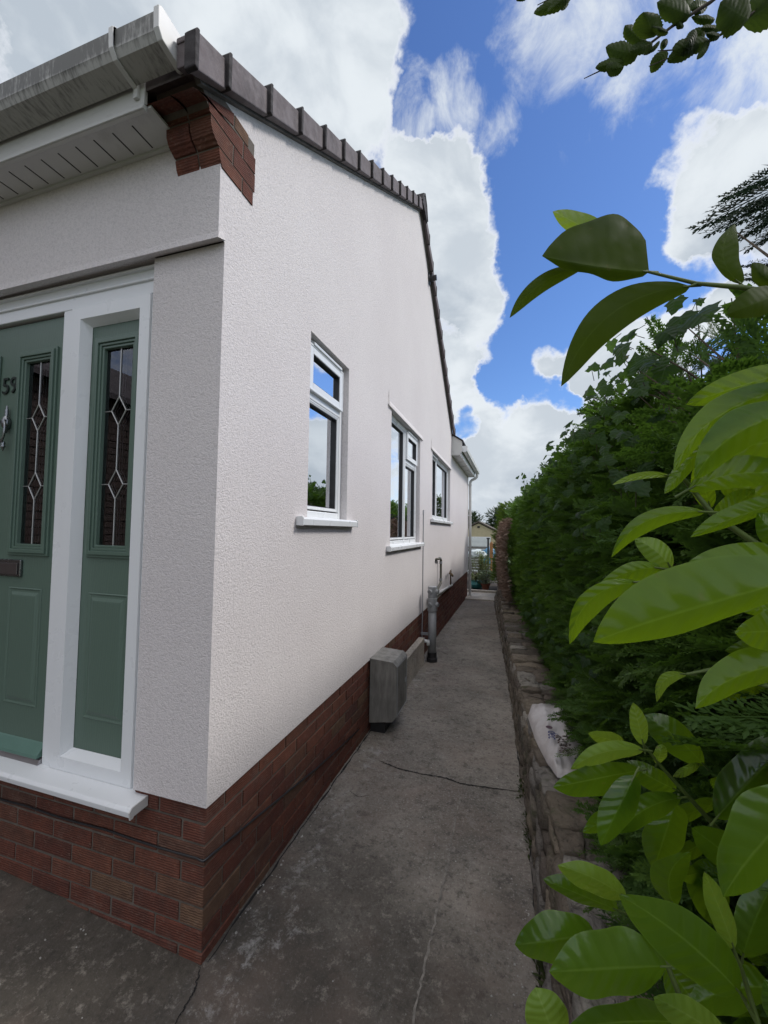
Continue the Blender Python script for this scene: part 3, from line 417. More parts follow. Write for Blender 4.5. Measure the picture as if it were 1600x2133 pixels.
# ------------------------------------------------------------------ the house
house=empty('house',(0,0,0),'pale rough-rendered bungalow gable with red brick plinth and sage green front door','house')
ZR=.565          # bottom of the render
def ztop(y):     # top of verge tiles
    return 3.40+.655*y if y<=3.43 else 5.647-.72*(y-3.43)
W1=(.72,1.28,1.66,2.705);W2=(2.33,3.60,1.45,2.73);W3=(4.42,6.22,1.765,2.74)
REV=-.045
def side_wall():
    mb=MB()
    segs=[-.036,0,W1[0],W1[1],W2[0],W2[1],3.43,W2[1]]
    ys=sorted({-.036,0.0,.17,W1[0],W1[1],W2[0],3.43,W2[1],W3[0],W3[1],6.42,9.6})
    def top(y): return ztop(y)-.07
    for a,b in zip(ys[:-1],ys[1:]):
        lo=2.709 if b<=0 else ZR
        if a>=6.42: ta=tb=3.10
        elif a>=W3[0] and b<=6.43: ta=top(a);tb=top(b)
        else: ta=top(a);tb=top(b)
        hole=None
        for w in (W1,W2,W3):
            if a>=w[0]-1e-6 and b<=w[1]+1e-6: hole=w
        if hole:
            mb.add([(0,a,lo),(0,b,lo),(0,b,hole[2]),(0,a,hole[2])],[(0,1,2,3)])
            mb.add([(0,a,hole[3]),(0,b,hole[3]),(0,b,tb),(0,a,ta)],[(0,1,2,3)])
        else: mb.add([(0,a,lo),(0,b,lo),(0,b,tb),(0,a,ta)],[(0,1,2,3)])
    for w in (W1,W2,W3):
        y0,y1,z0,z1=w;x=-.14
        mb.add([(0,y0,z0),(x,y0,z0),(x,y0,z1),(0,y0,z1)],[(0,1,2,3)])
        mb.add([(0,y1,z0),(x,y1,z0),(x,y1,z1),(0,y1,z1)],[(0,1,2,3)])
        mb.add([(0,y0,z1),(x,y0,z1),(x,y1,z1),(0,y1,z1)],[(0,1,2,3)])
        mb.add([(0,y0,z0),(x,y0,z0),(x,y1,z0),(0,y1,z0)],[(0,1,2,3)])
    # underside of the render over the brick, closed back
    mb.add([(0,0,ZR),(0,9.6,ZR),(-.03,9.6,ZR),(-.03,.0,ZR)],[(0,1,2,3)])
    mb.add([(0,9.6,ZR),(0,9.6,3.1),(-6,9.6,3.1),(-6,9.6,ZR)],[(0,1,2,3)])
    # head drips over windows 2 and 3 (bell cast bead)
    for w,e in ((W2,.10),(W3,.06)):
        y0,y1,z1=w[0]-.11,w[1]+e,w[3]
        mb.prism([(0.0,z1),(.018,z1),(.014,z1+.03),(0,z1+.06)],y0,y1,'y')
        mb.add([(0,y0-.02,z1+.02),(.018,y0,z1),(0,y0+.02,z1+.02),(.004,y0+.004,z1+.16)],[(0,1,3),(1,2,3)])
    # front wall : lower pier and upper band
    FX=-.348
    mb.add([(FX,0,ZR),(0,0,ZR),(0,0,2.709),(FX,0,2.709)],[(0,1,2,3)])
    mb.add([(FX,0,ZR),(FX,.14,ZR),(FX,.14,2.709),(FX,0,2.709)],[(0,1,2,3)])
    mb.add([(FX,0,ZR),(0,0,ZR),(0,.03,ZR),(FX,.03,ZR)],[(0,1,2,3)])
    mb.add([(-6,-.036,2.709),(0,-.036,2.709),(0,-.036,3.40),(-6,-.036,3.40)],[(0,1,2,3)])
    mb.add([(-6,-.042,2.700),(0.004,-.042,2.700),(0.004,-.036,2.73),(-6,-.036,2.73)],[(0,1,2,3)])
    mb.add([(-6,-.042,2.700),(.004,-.042,2.700),(.004,.0,2.715),(FX,.0,2.715),(FX,.14,2.722),(-6,.14,2.722)],[(0,1,2,3,4,5)])
    mb.add([(.004,-.042,2.700),(.004,0,2.715),(0,0,2.75),(0,-.036,2.74)],[(0,1,2,3)])
    mb.add([(-6,0,ZR),(-2.6,0,ZR),(-2.6,0,2.709),(-6,0,2.709)],[(0,1,2,3)])
    mb.add([(-2.6,0,ZR),(-2.6,.14,ZR),(-2.6,.14,2.709),(-2.6,0,2.709)],[(0,1,2,3)])
    o=mb.build('rendered_wall',RENDER,house);return o
side_wall()
# plinth bricks
def gz(x,y):   # ground height
    z=-.0012*max(0,y)**2
    if x<0 and y<1: z+= -.055*max(x,-3)*(1 if y<.5 else 0)
    return z
def brick_run(mb,a0,a1,fixed,nrm,zt,zb,axis,seed=1,bl=.215,off0=0,quoin=None,depth=.1025):
    rng=random.Random(seed)
    g=.010;h=.065;z=zt;row=0
    while z>zb:
        z1=z-.002 if row==0 else z; z0=z1-h
        s0,e0=a0,a1
        if quoin is not None:
            cut=(row%2==quoin)
            if axis=='y' and cut: s0=a0+depth+g
            if axis=='x' and cut: e0=a1-depth-g
        segs=[]
        if quoin is None:
            p=a0-(bl+g)*(.5 if row%2 else 0)-off0
            while p<a1: segs.append((max(p,a0),min(p+bl,a1)));p+=bl+g
        elif axis=='y':
            p=s0
            while p<a1: segs.append((p,min(p+bl,a1)));p+=bl+g
        else:
            p=e0
            while p>a0: segs.append((max(p-bl,a0),p));p-=bl+g
        if axis=='x' and quoin is not None and row==0: segs=[(max(q[0],-.352),q[1]) for q in segs if q[1]>-.33]
        for s,e in segs:
            if e-s>.02:
                j=rng.uniform(-.0018,.0018);n0,n1=sorted((fixed+nrm*(j-.0),fixed-nrm*depth))
                jz=rng.uniform(-.0015,.0015)
                if axis=='y': mb.box(n0,n1,s,e,z0+jz,z1+jz)
                else: mb.box(s,e,n0,n1,z0+jz,z1+jz)
        z=z0-g;row+=1
mb=MB();brick_run(mb,.0135,9.58,-.012,1,ZR,-.25,'y',3,off0=-.0,quoin=0)
brick_run(mb,-6.087,-.0125,.014,-1,ZR,-.2,'x',5,off0=0,quoin=1)
mb.build('brick_plinth',BRICK,house,bevel=.003)
mb=MB();mb.box(-.3,-.0170,.0190,9.575,-.4,ZR-.003);mb.box(-5.99,-.36,.0185,.3,-.4,.503);mb.box(-.36,-.3001,.0185,.3,-.4,ZR-.003);mb.build('plinth_mortar',MORTAR,house)
# brick corbel at the eaves
def corbel():
    mb=MB();x0=-.205;rng=random.Random(2)
    prof=[ # z0,z1, front curve
     (2.985,3.046,[(-.030,0),(-.045,.5),(-.052,1)]),
     (3.053,3.128,[(-.058,0),(-.085,.25),(-.098,.6),(-.10,1)]),
     (3.135,3.203,[(-.106,0),(-.112,.4),(-.135,.8),(-.162,1)]),
     (3.210,3.262,[(-.168,0),(-.18,.5),(-.19,1)])]
    for i,(z0,z1,c) in enumerate(prof):
        fr=[(y,z0+(z1-z0)*t) for y,t in c]
        back=.172
        splits=[x0,-.095,.004] if i%2 else [x0,-.11,-.1,.004]
        # side stretcher cut in two along y
        ycut=.03 if i%2 else .09
        zt=lambda y,zz=z1:min(zz,ztop(y)-.14)
        edge=[.160,.172,.172,.12][i]
        for a,b in ((x0,-.1),(-.092,.004)):
            mb.prism([(ycut-.004,z0)]+[(ycut-.004,zt(ycut))]+[(y,min(z,ztop(y)-.14)) for y,z in fr[::-1]],a,b,'x')
            mb.prism([(ycut+.004,z0),(edge,z0),(edge,zt(edge)),(ycut+.004,zt(ycut))],a,b,'x')
    o=mb.build('brick_corbel',BRICK,house,bevel=.003)
    mb=MB();mb.prism([(.165,2.987),(-.028,2.987),(-.05,3.05),(-.095,3.13),(-.155,3.205),(-.17,3.24),(-.03,3.26),(.165,3.262)],x0+.004,.0015,'x')
    mb.build('corbel_mortar',MORTAR,house)
corbel()
# eaves: soffit, fascia, gutter
mb=MB();mb.box(-6,-.2052,-.200,-.184,3.112,3.285);mb.box(-6,-.2052,-.205,-.1995,3.112,3.125)
mb.build('fascia_board',UPVC_D,house,bevel=.003)
mb=MB();mb.box(-6,-.19,-.184,-.036,3.128,3.138);mb.box(-6,-.19,-.05,-.0365,3.118,3.128);mb.mi=1
for i in range(40):
    x=-.317-i*.0995;mb.box(x-.003,x+.003,-.152,-.058,3.1272,3.1284)
mb.build('soffit_board',[UPVC_D,DARKIN],house)
def gutter(name,prof,a0,a1,axis,mat,parent,t=.004):
    mb=MB()
    # open channel: offset profile inwards
    n=len(prof);P=[V((p[0],p[1])) for p in prof];Q=[]
    for i in range(n):
        d=(P[min(i+1,n-1)]-P[max(i-1,0)]).normalized();Q.append(P[i]+V((-d.y,d.x))*t)
    poly=[tuple(p) for p in P]+[tuple(q) for q in Q[::-1]]
    mb.prism(poly,a0,a1,axis);return mb
gp=[(-.296,3.299),(-.304,3.292),(-.302,3.228),(-.288,3.205),(-.212,3.192),(-.205,3.290)]
g=gutter('g',gp,-6,-.045,'x',GUTM,house);go=g.build('gutter',GUTM,house)
mb=MB();ep=[(-.300,3.308),(-.312,3.296),(-.309,3.225),(-.292,3.199),(-.208,3.184),(-.190,3.195),(-.188,3.300)]
mb.prism(ep,-.050,-.028,'x');mb.build('gutter_end_cap',UPVC_D,go,bevel=.003)
for x in (-.235,-1.03,-1.83):
    mb=MB();op=[(-.200,3.302),(-.299,3.308),(-.313,3.296),(-.309,3.226),(-.291,3.199),(-.206,3.182)]
    ip=[(a*.97-.006,b) for a,b in gp]
    mb2=gutter('c',op[1:],x-.010,x+.010,'x',None,None,t=.005);mb2.box(x-.010,x+.010,-.212,-.200,3.10 if False else 3.15,3.30)
    mb2.build('gutter_bracket',UPVC_D,go,bevel=.002)
# verge tiles
def verge(y0,y1,n,rise,ref):
    st=(y1-y0)/n
    for i in range(n):
        a=y0+i*st
        b=a+st
        up=ref>0
        zl=ztop(a)+ (0 if up else 0);zh=ztop(b)
        lo=.118;e=.012
        if up and i==0: a=-.222
        # lower (downhill) end stands proud over the tile below
        if up: p=[(a-.03,ztop(a)-.020+e-.003),(a-.022,ztop(a)-.014+e+.006),(b,zh-.004),(b,zh-lo),(a-.02,ztop(a)-.013-lo),(a-.028,ztop(a)-.02-lo*.9)]
        else: p=[(a,zl-.004),(b+.022,zh-.016+e+.006),(b+.03,zh-.022+e-.003),(b+.028,zh-.02-lo*.9),(b+.02,zh-.014-lo),(a,zl-lo)]
        mb=MB();mb.prism(p,.026,.052,'x')
        lo_,hi_=(a,b) if up else (b,a)
        mb.v=[(x+(.016*max(0,1-abs(y-lo_)/abs(hi_-lo_)) if x>.05 else 0),y,z) for x,y,z in mb.v]
        mb.mi=1  # near-black end plate: shade and black mortar of the tile end put into colour
        if up: mb.prism([(a-.034,ztop(a)-.022+e),(a-.024,ztop(a)-.010+e+.006),(a-.012,ztop(a)-.004+e+.006),(a-.012,ztop(a)-.015-lo),(a-.030,ztop(a)-.022-lo*.93)],.024,.0715,'x')
        else: mb.prism([(b+.034,ztop(b)-.030+e),(b+.024,ztop(b)-.020+e+.006),(b+.012,ztop(b)-.008+e+.006),(b+.012,ztop(b)-.015-lo),(b+.030,ztop(b)-.022-lo*.93)],.024,.0715,'x')
        mb.mi=0
        q=[(yy,zz) for yy,zz in ((p[1],p[2]) if up else (p[0],p[1]))]
        mb.prism([q[0],q[1],(q[1][0],q[1][1]-.022),(q[0][0],q[0][1]-.022)],-.30 if i or not up else -.022,.0255,'x')
        if up and i==0: mb.prism([(a-.018,ztop(a)-.008),(a+.06,ztop(a+.06)-.02),(a+.06,ztop(a+.06)-.10),(a-.016,ztop(a)-.10)],-.0225,.0255,'x')
        o=mb.build('verge_tile',[TILE,TILE_E],house,bevel=.009)
verge(-.325,3.40,14,1,1);verge(3.46,6.36,11,-1,-1)
# dark batten / mortar bedding under the verge, roof slabs
mb=MB()
und=[(y,ztop(y)-.10) for y in (-.30,3.43,6.40)]
mb.prism([(-.19,ztop(-.19)-.09),(3.43,ztop(3.43)-.09),(6.38,ztop(6.38)-.10),(6.38,ztop(6.38)-.125),(3.43,ztop(3.43)-.13),(-.17,ztop(-.17)-.124)],.001,.022,'x')
mb.build('verge_bedding',simple('verge_mortar',(.12,.11,.10),.9,.25,14,bmp=.8),house)
mb=MB()
mb.prism([(-.195,ztop(-.195)-.03),(3.43,ztop(3.43)-.03),(3.43,ztop(3.43)-.09),(-.195,ztop(-.195)-.09)],-6,-.01,'x')
mb.prism([(3.43,ztop(3.43)-.03),(6.40,ztop(6.4)-.03),(6.40,ztop(6.4)-.09),(3.43,ztop(3.43)-.09)],-6,-.01,'x')
for k in range(11):
    y=-.19+.33*k;mb.prism([(y,ztop(y)-.03),(y,ztop(y)-.008),(y+.33,ztop(y+.33)-.028)],-6,-.30,'x')
ro=mb.build('roof',TILE,house)
mb=MB();mb.prism([(3.27,5.53),(3.33,5.66),(3.43,5.735),(3.53,5.66),(3.60,5.50),(3.585,5.49),(3.52,5.63),(3.43,5.70),(3.35,5.64),(3.285,5.53)],-3,.075,'x')
mb.prism([(3.345,5.63),(3.43,5.695),(3.52,5.62),(3.56,5.45),(3.43,5.50),(3.31,5.52)],.02,.070,'x')
mb.build('ridge_tile',TILE_E,ro,bevel=.004)
# rear lower extension eaves
mb=MB()
mb.prism([(-.0,3.04),(.155,3.035),(.195,3.10),(.195,3.30),(.0,3.425)],6.385,6.40,'y')
mb.build('box_end_board',UPVC_D,house,bevel=.002)
mb=MB();mb.prism([(-3,5.2),(-.02,3.47),(.215,3.315),(.215,3.285),(-.02,3.43),(-3,5.15)],6.37,9.72,'y')
mb.build('rear_roof',TILE_E,house)
mb=MB();mb.box(0,.16,6.40,9.62,3.03,3.04);mb.mi=1
for i in range(5): mb.box(.03,.12,6.52+i*.62,6.54+i*.62,3.0285,3.0298)
mb.build('rear_soffit',[UPVC_D,DARKIN],house)
mb=MB();mb.box(.16,.178,6.40,9.62,3.02,3.24);mb.build('rear_fascia',UPVC,house)
gq=[(.186,3.20),(.19,3.12),(.215,3.10),(.255,3.10),(.28,3.12),(.288,3.18),(.286,3.20)]
g=gutter('g',[(a,b) for a,b in gq],6.42,9.66,'y',UPVC_D,house);rg=g.build('rear_gutter',UPVC_D,house)
def gf(prof,y0,y1):
    mb=MB();mb.prism(prof,y0,y1,'y');mb.build('gutter_fitting',UPVC,rg,bevel=.002)
gf([(.182,3.21),(.186,3.115),(.21,3.095),(.26,3.095),(.285,3.115),(.294,3.185),(.291,3.21)],6.415,6.435)
for y in (7.2,8.0,8.8,9.5): gf([(.184,3.206),(.187,3.117),(.212,3.097),(.258,3.097),(.283,3.117),(.292,3.184),(.288,3.206)],y,y+.03)
mb=MB();mb.tube([(.235,9.5,3.10),(.235,9.5,3.04),(.20,9.5,2.99),(.10,9.5,2.94),(.065,9.5,2.90),(.06,9.5,2.84),(.06,9.5,-.08)],.034,12)
dp=mb.build('downpipe',UPVC_D,house,smooth=False)
for z in (2.8,2.0,1.2,.5):
    mb=MB();mb.box(0,.10,9.47,9.53,z,z+.03);mb.build('pipe_clip',UPVC,dp)
# windows
def sash(mb,x0,x1,y0,y1,z0,z1,t):
    mb.box(x0,x1,y0,y0+t,z0,z1);mb.box(x0,x1,y1-t,y1,z0,z1)
    mb.box(x0,x1,y0+t,y1-t,z0,z0+t);mb.box(x0,x1,y0+t,y1-t,z1-t,z1)
def window(w,lights,mull,vents,sillz):
    y0,y1,z0,z1=w
    fr=MB();x1=REV;x0=REV-.07
    sash(fr,x0,x1,y0+.001,y1-.001,z0+.0,z1-.001,.042)
    for m_ in mull:
        if m_[0]=='v': fr.box(x0,x1-.001,m_[1]-.022,m_[1]+.022,m_[2],m_[3])
        else: fr.box(x0,x1-.001,m_[2],m_[3],m_[1]-.022,m_[1]+.022)
    fo=fr.build('window',UPVC,house,bevel=.006)
    for (a,b,c,d,proud) in lights:
        t=.045 if proud else .020
        xx=x1+.018 if proud else x1-.008
        s=MB();sash(s,xx-.05,xx,a,b,c,d,t)
        sash(s,xx-.049,xx+.003,a-.006 if proud else a,b+.006 if proud else b,c-.006 if proud else c,d+.006 if proud else d,.012)
        s.build('sash',UPVC,fo,bevel=.003)
        g=MB();sash(g,xx-.040,xx-.006,a+t-.001,b-t+.001,c+t-.001,d-t+.001,.006);g.build('gasket',BLACKP,fo)
        p=MB();p.box(xx-.030,xx-.026,a+t,b-t,c+t,d-t);p.build('pane',GLASS,fo)
    for (a,b,z) in vents:
        v=MB();v.prism([(x1,z-.012),(x1+.028,z-.012),(x1+.030,z+.004),(x1+.012,z+.014),(x1,z+.014)],a,b,'y');v.build('trickle_vent',UPVC,fo,bevel=.003)
    s=MB();sy0,sy1=y0-.115,y1+.10
    s.prism([(-.12,z0+.012),(-.12,z0-.018),(.028,z0-.024),(.030,z0-.045),(.040,z0-.045),(.042,z0-.012),(.032,z0-.002)],y0-.0,y1+.0,'y')
    s.prism([(.001,z0-.004),(.001,z0-.023),(.028,z0-.024),(.030,z0-.045),(.040,z0-.045),(.042,z0-.012),(.032,z0-.003)],sy0,y0-.0005,'y')
    s.prism([(.001,z0-.004),(.001,z0-.023),(.028,z0-.024),(.030,z0-.045),(.040,z0-.045),(.042,z0-.012),(.032,z0-.003)],y1+.0005,sy1,'y')
    for yy in (sy0-.006,sy1-.0): s.prism([(.001,z0+.0),(.001,z0-.046),(.044,z0-.048),(.046,z0-.006),(.036,z0+.004)],yy,yy+.006,'y')
    s.build('window_sill',UPVC,fo,bevel=.002)
    return fo
window(W1,[(.765,1.235,2.40,2.66,True),(.765,1.235,1.71,2.355,False)],[('h',2.375,.76,1.24)],[(.80,1.20,2.675)],0)
window(W2,[(2.375,3.00,1.50,2.685,False),(3.055,3.555,2.39,2.685,True),(3.055,3.555,1.50,2.34,False)],[('v',3.03,1.49,2.69),('h',2.362,3.05,3.56)],[(3.08,3.52,2.70)],0)
window(W3,[(4.465,4.99,1.81,2.695,False),(5.045,6.175,1.81,2.695,False)],[('v',5.02,1.80,2.70)],[(4.5,4.95,2.71)],0)
# rooms behind the glass
def room(w,dep_,curt):
    y0,y1,z0,z1=w;mb=MB();x0=-dep_
    A=[(-.118,y0-.6,z0-.9),(-.118,y1+.6,z0-.9),(-.118,y1+.6,z1+.1),(-.118,y0-.6,z1+.1)];B=[(x0,p[1],p[2]) for p in A]
    mb.add(A+B,[(4,5,6,7),(0,1,5,4),(1,2,6,5),(2,3,7,6),(3,0,4,7)])
    mb.build('room_interior',DARKIN,house)
    for (a,b,zb) in curt:
        mb=MB();n=int((b-a)/.025);pts=[(-.17+.012*math.sin(i*1.9)+.006*math.sin(i*.7),a+(b-a)*i/n) for i in range(n+1)]
        vs=[(x,y,zb) for x,y in pts]+[(x,y,z1+.05) for x,y in pts]+[(x-.004,y,zb) for x,y in pts]+[(x-.004,y,z1+.05) for x,y in pts];m=n+1
        mb.add(vs,[(i,i+1,m+i+1,m+i) for i in range(n)]+[(2*m+i,2*m+i+1,3*m+i+1,3*m+i) for i in range(n)])
        mb.build('curtain',CURT,house,smooth=True)
room(W1,1.6,[(.70,.95,2.30),(1.10,1.30,1.66)]);room(W2,2.2,[(2.30,2.55,1.4),(2.86,2.99,1.4),(3.25,3.62,1.4)]);room(W3,2.2,[(4.4,4.6,1.7),(5.9,6.25,1.7)])
# front door set
DX=lambda v:v
fr=MB();FY=.028
fr.box(-2.60,-.3485,FY,.13,2.585,2.700)      # head
fr.box(-2.60,-.3485,FY-.010,FY+.02,2.640,2.652)
fr.box(-2.60,-.3485,FY-.016,FY+.02,2.690,2.7005)
fr.box(-.3845,-.3485,FY,.13,.545,2.5845)      # right jamb outer
fr.box(-.905,-.842,FY,.13,.545,2.5845)
fr.box(-2.60,-1.86,FY,.13,.545,2.5845)
do=fr.build('front_door',UPVC,house,bevel=.004);do['label']='sage green composite front door in white frame with glazed side panel'
s=MB()
# sidelight sash
X0,X1,Z0,Z1=-.8415,-.385,.548,2.582
t=.0;a=.052
def ysash(mb,x0,x1,z0,z1,ya,yb,t):
    # mitred frame with bevelled inner face
    o=[(x0,z0),(x1,z0),(x1,z1),(x0,z1)];i1=[(x0+t,z0+t),(x1-t,z0+t),(x1-t,z1-t),(x0+t,z1-t)]
    t2=t+.022;i2=[(x0+t2,z0+t2),(x1-t2,z0+t2),(x1-t2,z1-t2),(x0+t2,z1-t2)]
    vs=[(p[0],ya,p[1]) for p in o]+[(p[0],ya,p[1]) for p in i1]+[(p[0],yb,p[1]) for p in i2]+[(p[0],yb,p[1]) for p in o]
    fs=[]
    for k in range(4):
        l=(k+1)%4;fs+=[(k,l,4+l,4+k),(4+k,4+l,8+l,8+k),(8+k,8+l,12+l,12+k),(12+k,12+l,l,k)]
    mb.add(vs,fs)
ysash(s,X0,X1,Z0,Z1,.020,.062,.062 if False else .055)
s.build('sidelight_frame',UPVC,do)
def door_panel(x0,x1,z0,z1,y,name,glass,raised,parent):
    # panel face with a hole for the glass
    gx0,gx1,gz0,gz1=glass;m=MB()
    xs=[x0,gx0,gx1,x1];zs=[z0,gz0,gz1,z1]
    for i in range(3):
        for k in range(3):
            if i==1 and k==1: continue
            m.add([(xs[i],y,zs[k]),(xs[i+1],y,zs[k]),(xs[i+1],y,zs[k+1]),(xs[i],y,zs[k+1])],[(0,1,2,3)])
    m.box(x0,x1,y+.012,y+.03,z0,gz0-.001)
    o=m.build(name,GREEN,parent)
    mo=MB()
    # stepped glazing moulding
    for (w0,w1,d) in ((-.050,-.038,.010),(-.038,-.020,.018),(-.020,-.008,.011),(-.008,.004,.005)):
        a=[(gx0+w0,gz0+w0),(gx1-w0,gz0+w0),(gx1-w0,gz1-w0),(gx0+w0,gz1-w0)];b=[(gx0+w1,gz0+w1),(gx1-w1,gz0+w1),(gx1-w1,gz1-w1),(gx0+w1,gz1-w1)]
        yy=y-d;vs=[(p[0],yy,p[1]) for p in a]+[(p[0],yy,p[1]) for p in b]+[(p[0],y+.012,p[1]) for p in a]+[(p[0],y+.012,p[1]) for p in b]
        fs=[]
        for k in range(4):
            l=(k+1)%4;fs+=[(k,l,4+l,4+k),(k,l,8+l,8+k),(4+k,4+l,12+l,12+k)]
        mo.add(vs,fs)
    mo.build('glazing_moulding',GREEN_S,parent,bevel=.0025)
    rp=MB();rx0,rx1,rz0,rz1=raised
    def ring(e,yy): return [(rx0+e,yy,rz0+e),(rx1-e,yy,rz0+e),(rx1-e,yy,rz1-e),(rx0+e,yy,rz1-e)]
    R=[ring(0,y-.001),ring(.004,y-.004),ring(.012,y-.0005),ring(.020,y-.0008),ring(.034,y-.007),ring(.040,y-.0075)]
    vs=sum(R,[]);fs=[]
    for q in range(5):
        for k in range(4):
            l=(k+1)%4;fs.append((q*4+k,q*4+l,q*4+4+l,q*4+4+k))
    fs.append(tuple(20+k for k in range(4)));rp.add(vs,fs);rp.build('raised_panel',GREEN,parent)
    p=MB();p.box(gx0-.002,gx1+.002,y+.012,y+.018,gz0-.002,gz1+.002);p.build('door_glass',DGLASS,parent)
    cx=(gx0+gx1)/2;c=MB();yl=y+.010
    def bar(p,q,r=.0028): c.tube([(p[0],yl,p[1]),(q[0],yl,q[1])],r,6)
    zz=[(2.175,2.045),(1.846,1.715)];hw=.042
    if gz1<2.2: zz=[]
    prev=gz1
    for zt,zb in zz:
        bar((cx,prev),(cx,zt));zm=(zt+zb)/2
        for sx in (-1,1):
            bar((cx,zt),(cx+sx*hw,zm));bar((cx+sx*hw,zm),(cx,zb));bar((cx+sx*hw,zm),(gx1 if sx>0 else gx0,zm),.002)
        prev=zb
    bar((cx,prev),(cx,gz0));c.build('leaded_line',LEAD,parent)
door_panel(-.785,-.46,.60,2.575,.064,'side_panel',(-.688,-.512,1.507,2.398),(-.718,-.488,.76,1.302),do)
PY=.050
lf=door_panel(-1.86,-.91,.560,2.575,PY,'door_leaf',(-1.176,-1.006,1.503,2.385),(-1.213,-.989,.767,1.302),do)
mb=MB();mb.box(-1.60,-1.40,PY-.010,PY+.0,1.46,1.50)
# second glazed strip of the leaf, at the edge of the frame
mb=MB()
for (e,d) in ((0,.010),(.012,.018),(.030,.010)): mb.box(-1.75+e,-1.355-e,PY-d,PY-.0005+.0*e,1.455+e,2.435-e) if e==0 else mb.box(-1.75+e,-1.355-e,PY-d,PY-d+.009,1.455+e,2.435-e)
mb.build('glazing_moulding',GREEN_S,do,bevel=.003)
mb=MB();mb.box(-1.70,-1.405,PY-.0125,PY-.0105,1.50,2.39);mb.build('door_glass',DARKIN,do)
# weather bar and threshold
mb=MB();mb.prism([(.052,.625),(.045,.62),(.012,.585),(.010,.572),(.052,.572)],-1.855,-.914,'x');mb.build('weather_bar',simple('pale_green_bar',(.10,.19,.155),.35,.05),do,bevel=.002)
mb=MB();mb.prism([(.06,.57),(.02,.565),(.012,.548),(.06,.548)],-1.86,-.906,'x');mb.build('threshold',simple('aluminium_sill',(.38,.37,.38),.35,.05,metal=.7),do)
# cill
mb=MB();mb.prism([(.13,.547),(.13,.524),(-.050,.522),(-.053,.508),(-.064,.508),(-.067,.530),(-.058,.541),(.015,.5465)],-2.66,-.288,'x')
mb.build('door_cill',UPVC,do,bevel=.003)
mb=MB();mb.prism([(.010,.550),(.010,.512),(-.050,.510),(-.055,.504),(-.067,.504),(-.071,.532),(-.060,.545)],-.2875,-.2825,'x');mb.build('cill_end_cap',UPVC_D,do)
# letter plate
mb=MB();mb.box(-1.44,-1.125,PY-.012,PY-.0005,1.352,1.432);lp=mb.build('letter_plate',CHROME,do,bevel=.004)
mb=MB();mb.box(-1.42,-1.14,PY-.017,PY-.0125,1.362,1.416);mb.build('letter_flap',simple('smoked_chrome',(.18,.16,.16),.3,.05,metal=.8),do,bevel=.003)
# knocker
mb=MB();kx=-1.275
def lathe(mb,cx,cy,prof,n=14):
    vs=[];fs=[]
    for z,r in prof:
        for k in range(n): vs.append((cx+r*math.cos(2*math.pi*k/n),cy+r*math.sin(2*math.pi*k/n),z))
    for i in range(len(prof)-1):
        for k in range(n): fs.append((i*n+k,i*n+(k+1)%n,(i+1)*n+(k+1)%n,(i+1)*n+k))
    mb.add(vs,fs)
lathe(mb,kx,PY-.014,[(2.176,.001),(2.168,.005),(2.160,.004),(2.150,.009),(2.142,.006),(2.134,.010),(2.126,.005),(2.118,.012),(2.095,.020),(2.075,.018),(2.06,.010),(2.04,.004)])
mb.tube([(kx-.020,PY-.03,2.10),(kx-.026,PY-.034,2.06),(kx-.022,PY-.034,2.02),(kx-.008,PY-.034,1.995),(kx+.008,PY-.034,1.995),(kx+.022,PY-.034,2.02),(kx+.026,PY-.034,2.06),(kx+.020,PY-.03,2.10)],.0055,8)
lathe(mb,kx,PY-.022,[(1.998,.006),(1.99,.010),(1.982,.006),(1.975,.011),(1.966,.006),(1.956,.003),(1.950,.0005)])
mb.build('door_knocker',CHROME,do,smooth=True)
def text(s,size,loc,rot,mat,parent,name,ext=.0025):
    cu=bpy.data.curves.new(name,'FONT');cu.body=s;cu.size=size;cu.extrude=ext
    to=bpy.data.objects.new(name+'_t',cu);col.objects.link(to);bpy.context.view_layer.update()
    me=bpy.data.meshes.new_from_object(to.evaluated_get(bpy.context.evaluated_depsgraph_get()));bpy.data.objects.remove(to)
    me.materials.clear();me.materials.append(mat)
    o=bpy.data.objects.new(name,me);col.objects.link(o);o.parent=parent;o.location=loc;o.rotation_euler=rot;return o
tn=text('59',.115,(-1.338,PY-.004,2.240),(math.pi/2,0,0),simple('dark_numeral',(.04,.055,.05),.35,.05,metal=.6),do,'house_number',.003)
# porch seen through the glass
mb=MB()
brick_run(mb,.16,1.6,-1.62,1,2.9,.3,'y',9,depth=.05);brick_run(mb,-1.6,-.30,1.58,-1,2.9,.3,'x',19,depth=.05);mb.build('porch_brickwork',BRICKD,house)
mb=MB();mb.box(-1.75,-.17,1.62,1.66,.3,3.0);mb.box(-1.75,-1.70,.15,1.62,.3,3.0);mb.box(-.20,-.17,.15,1.62,.3,3.0);mb.box(-1.75,-.17,.15,1.66,.26,.3);mb.box(-1.75,-.17,.15,1.66,3.0,3.03)
mb.build('porch_lining',MORTAR,house)
gb=empty('brick_outbuilding',(-3.4,-3,0),'dull brick outbuilding wall facing the front door, seen only in the door glass','building')
mb=MB();brick_run(mb,-5.5,-.8,-3.2,1,3.0,-.1,'y',29);o=mb.build('brick_face',BRICKD,gb);o.location=(3.4,3,0)
mb=MB();mb.box(-5.2,-3.215,-5.49,-.81,-.2,3.0);o=mb.build('core',MORTAR,gb);o.location=(3.4,3,0)
mb=MB();mb.prism([(-5.35,2.98),(-4.2,3.7),(-3.05,2.98),(-3.05,3.04),(-4.2,3.78),(-5.35,3.04)],-5.7,-.65,'y');o=mb.build('roof',TILE,gb);o.location=(3.4,3,0)
# back and far walls so the house is closed
mb=MB();mb.box(-6.05,-6.0,0,9.6,-.3,3.4);mb.build('far_wall',RENDER,house)
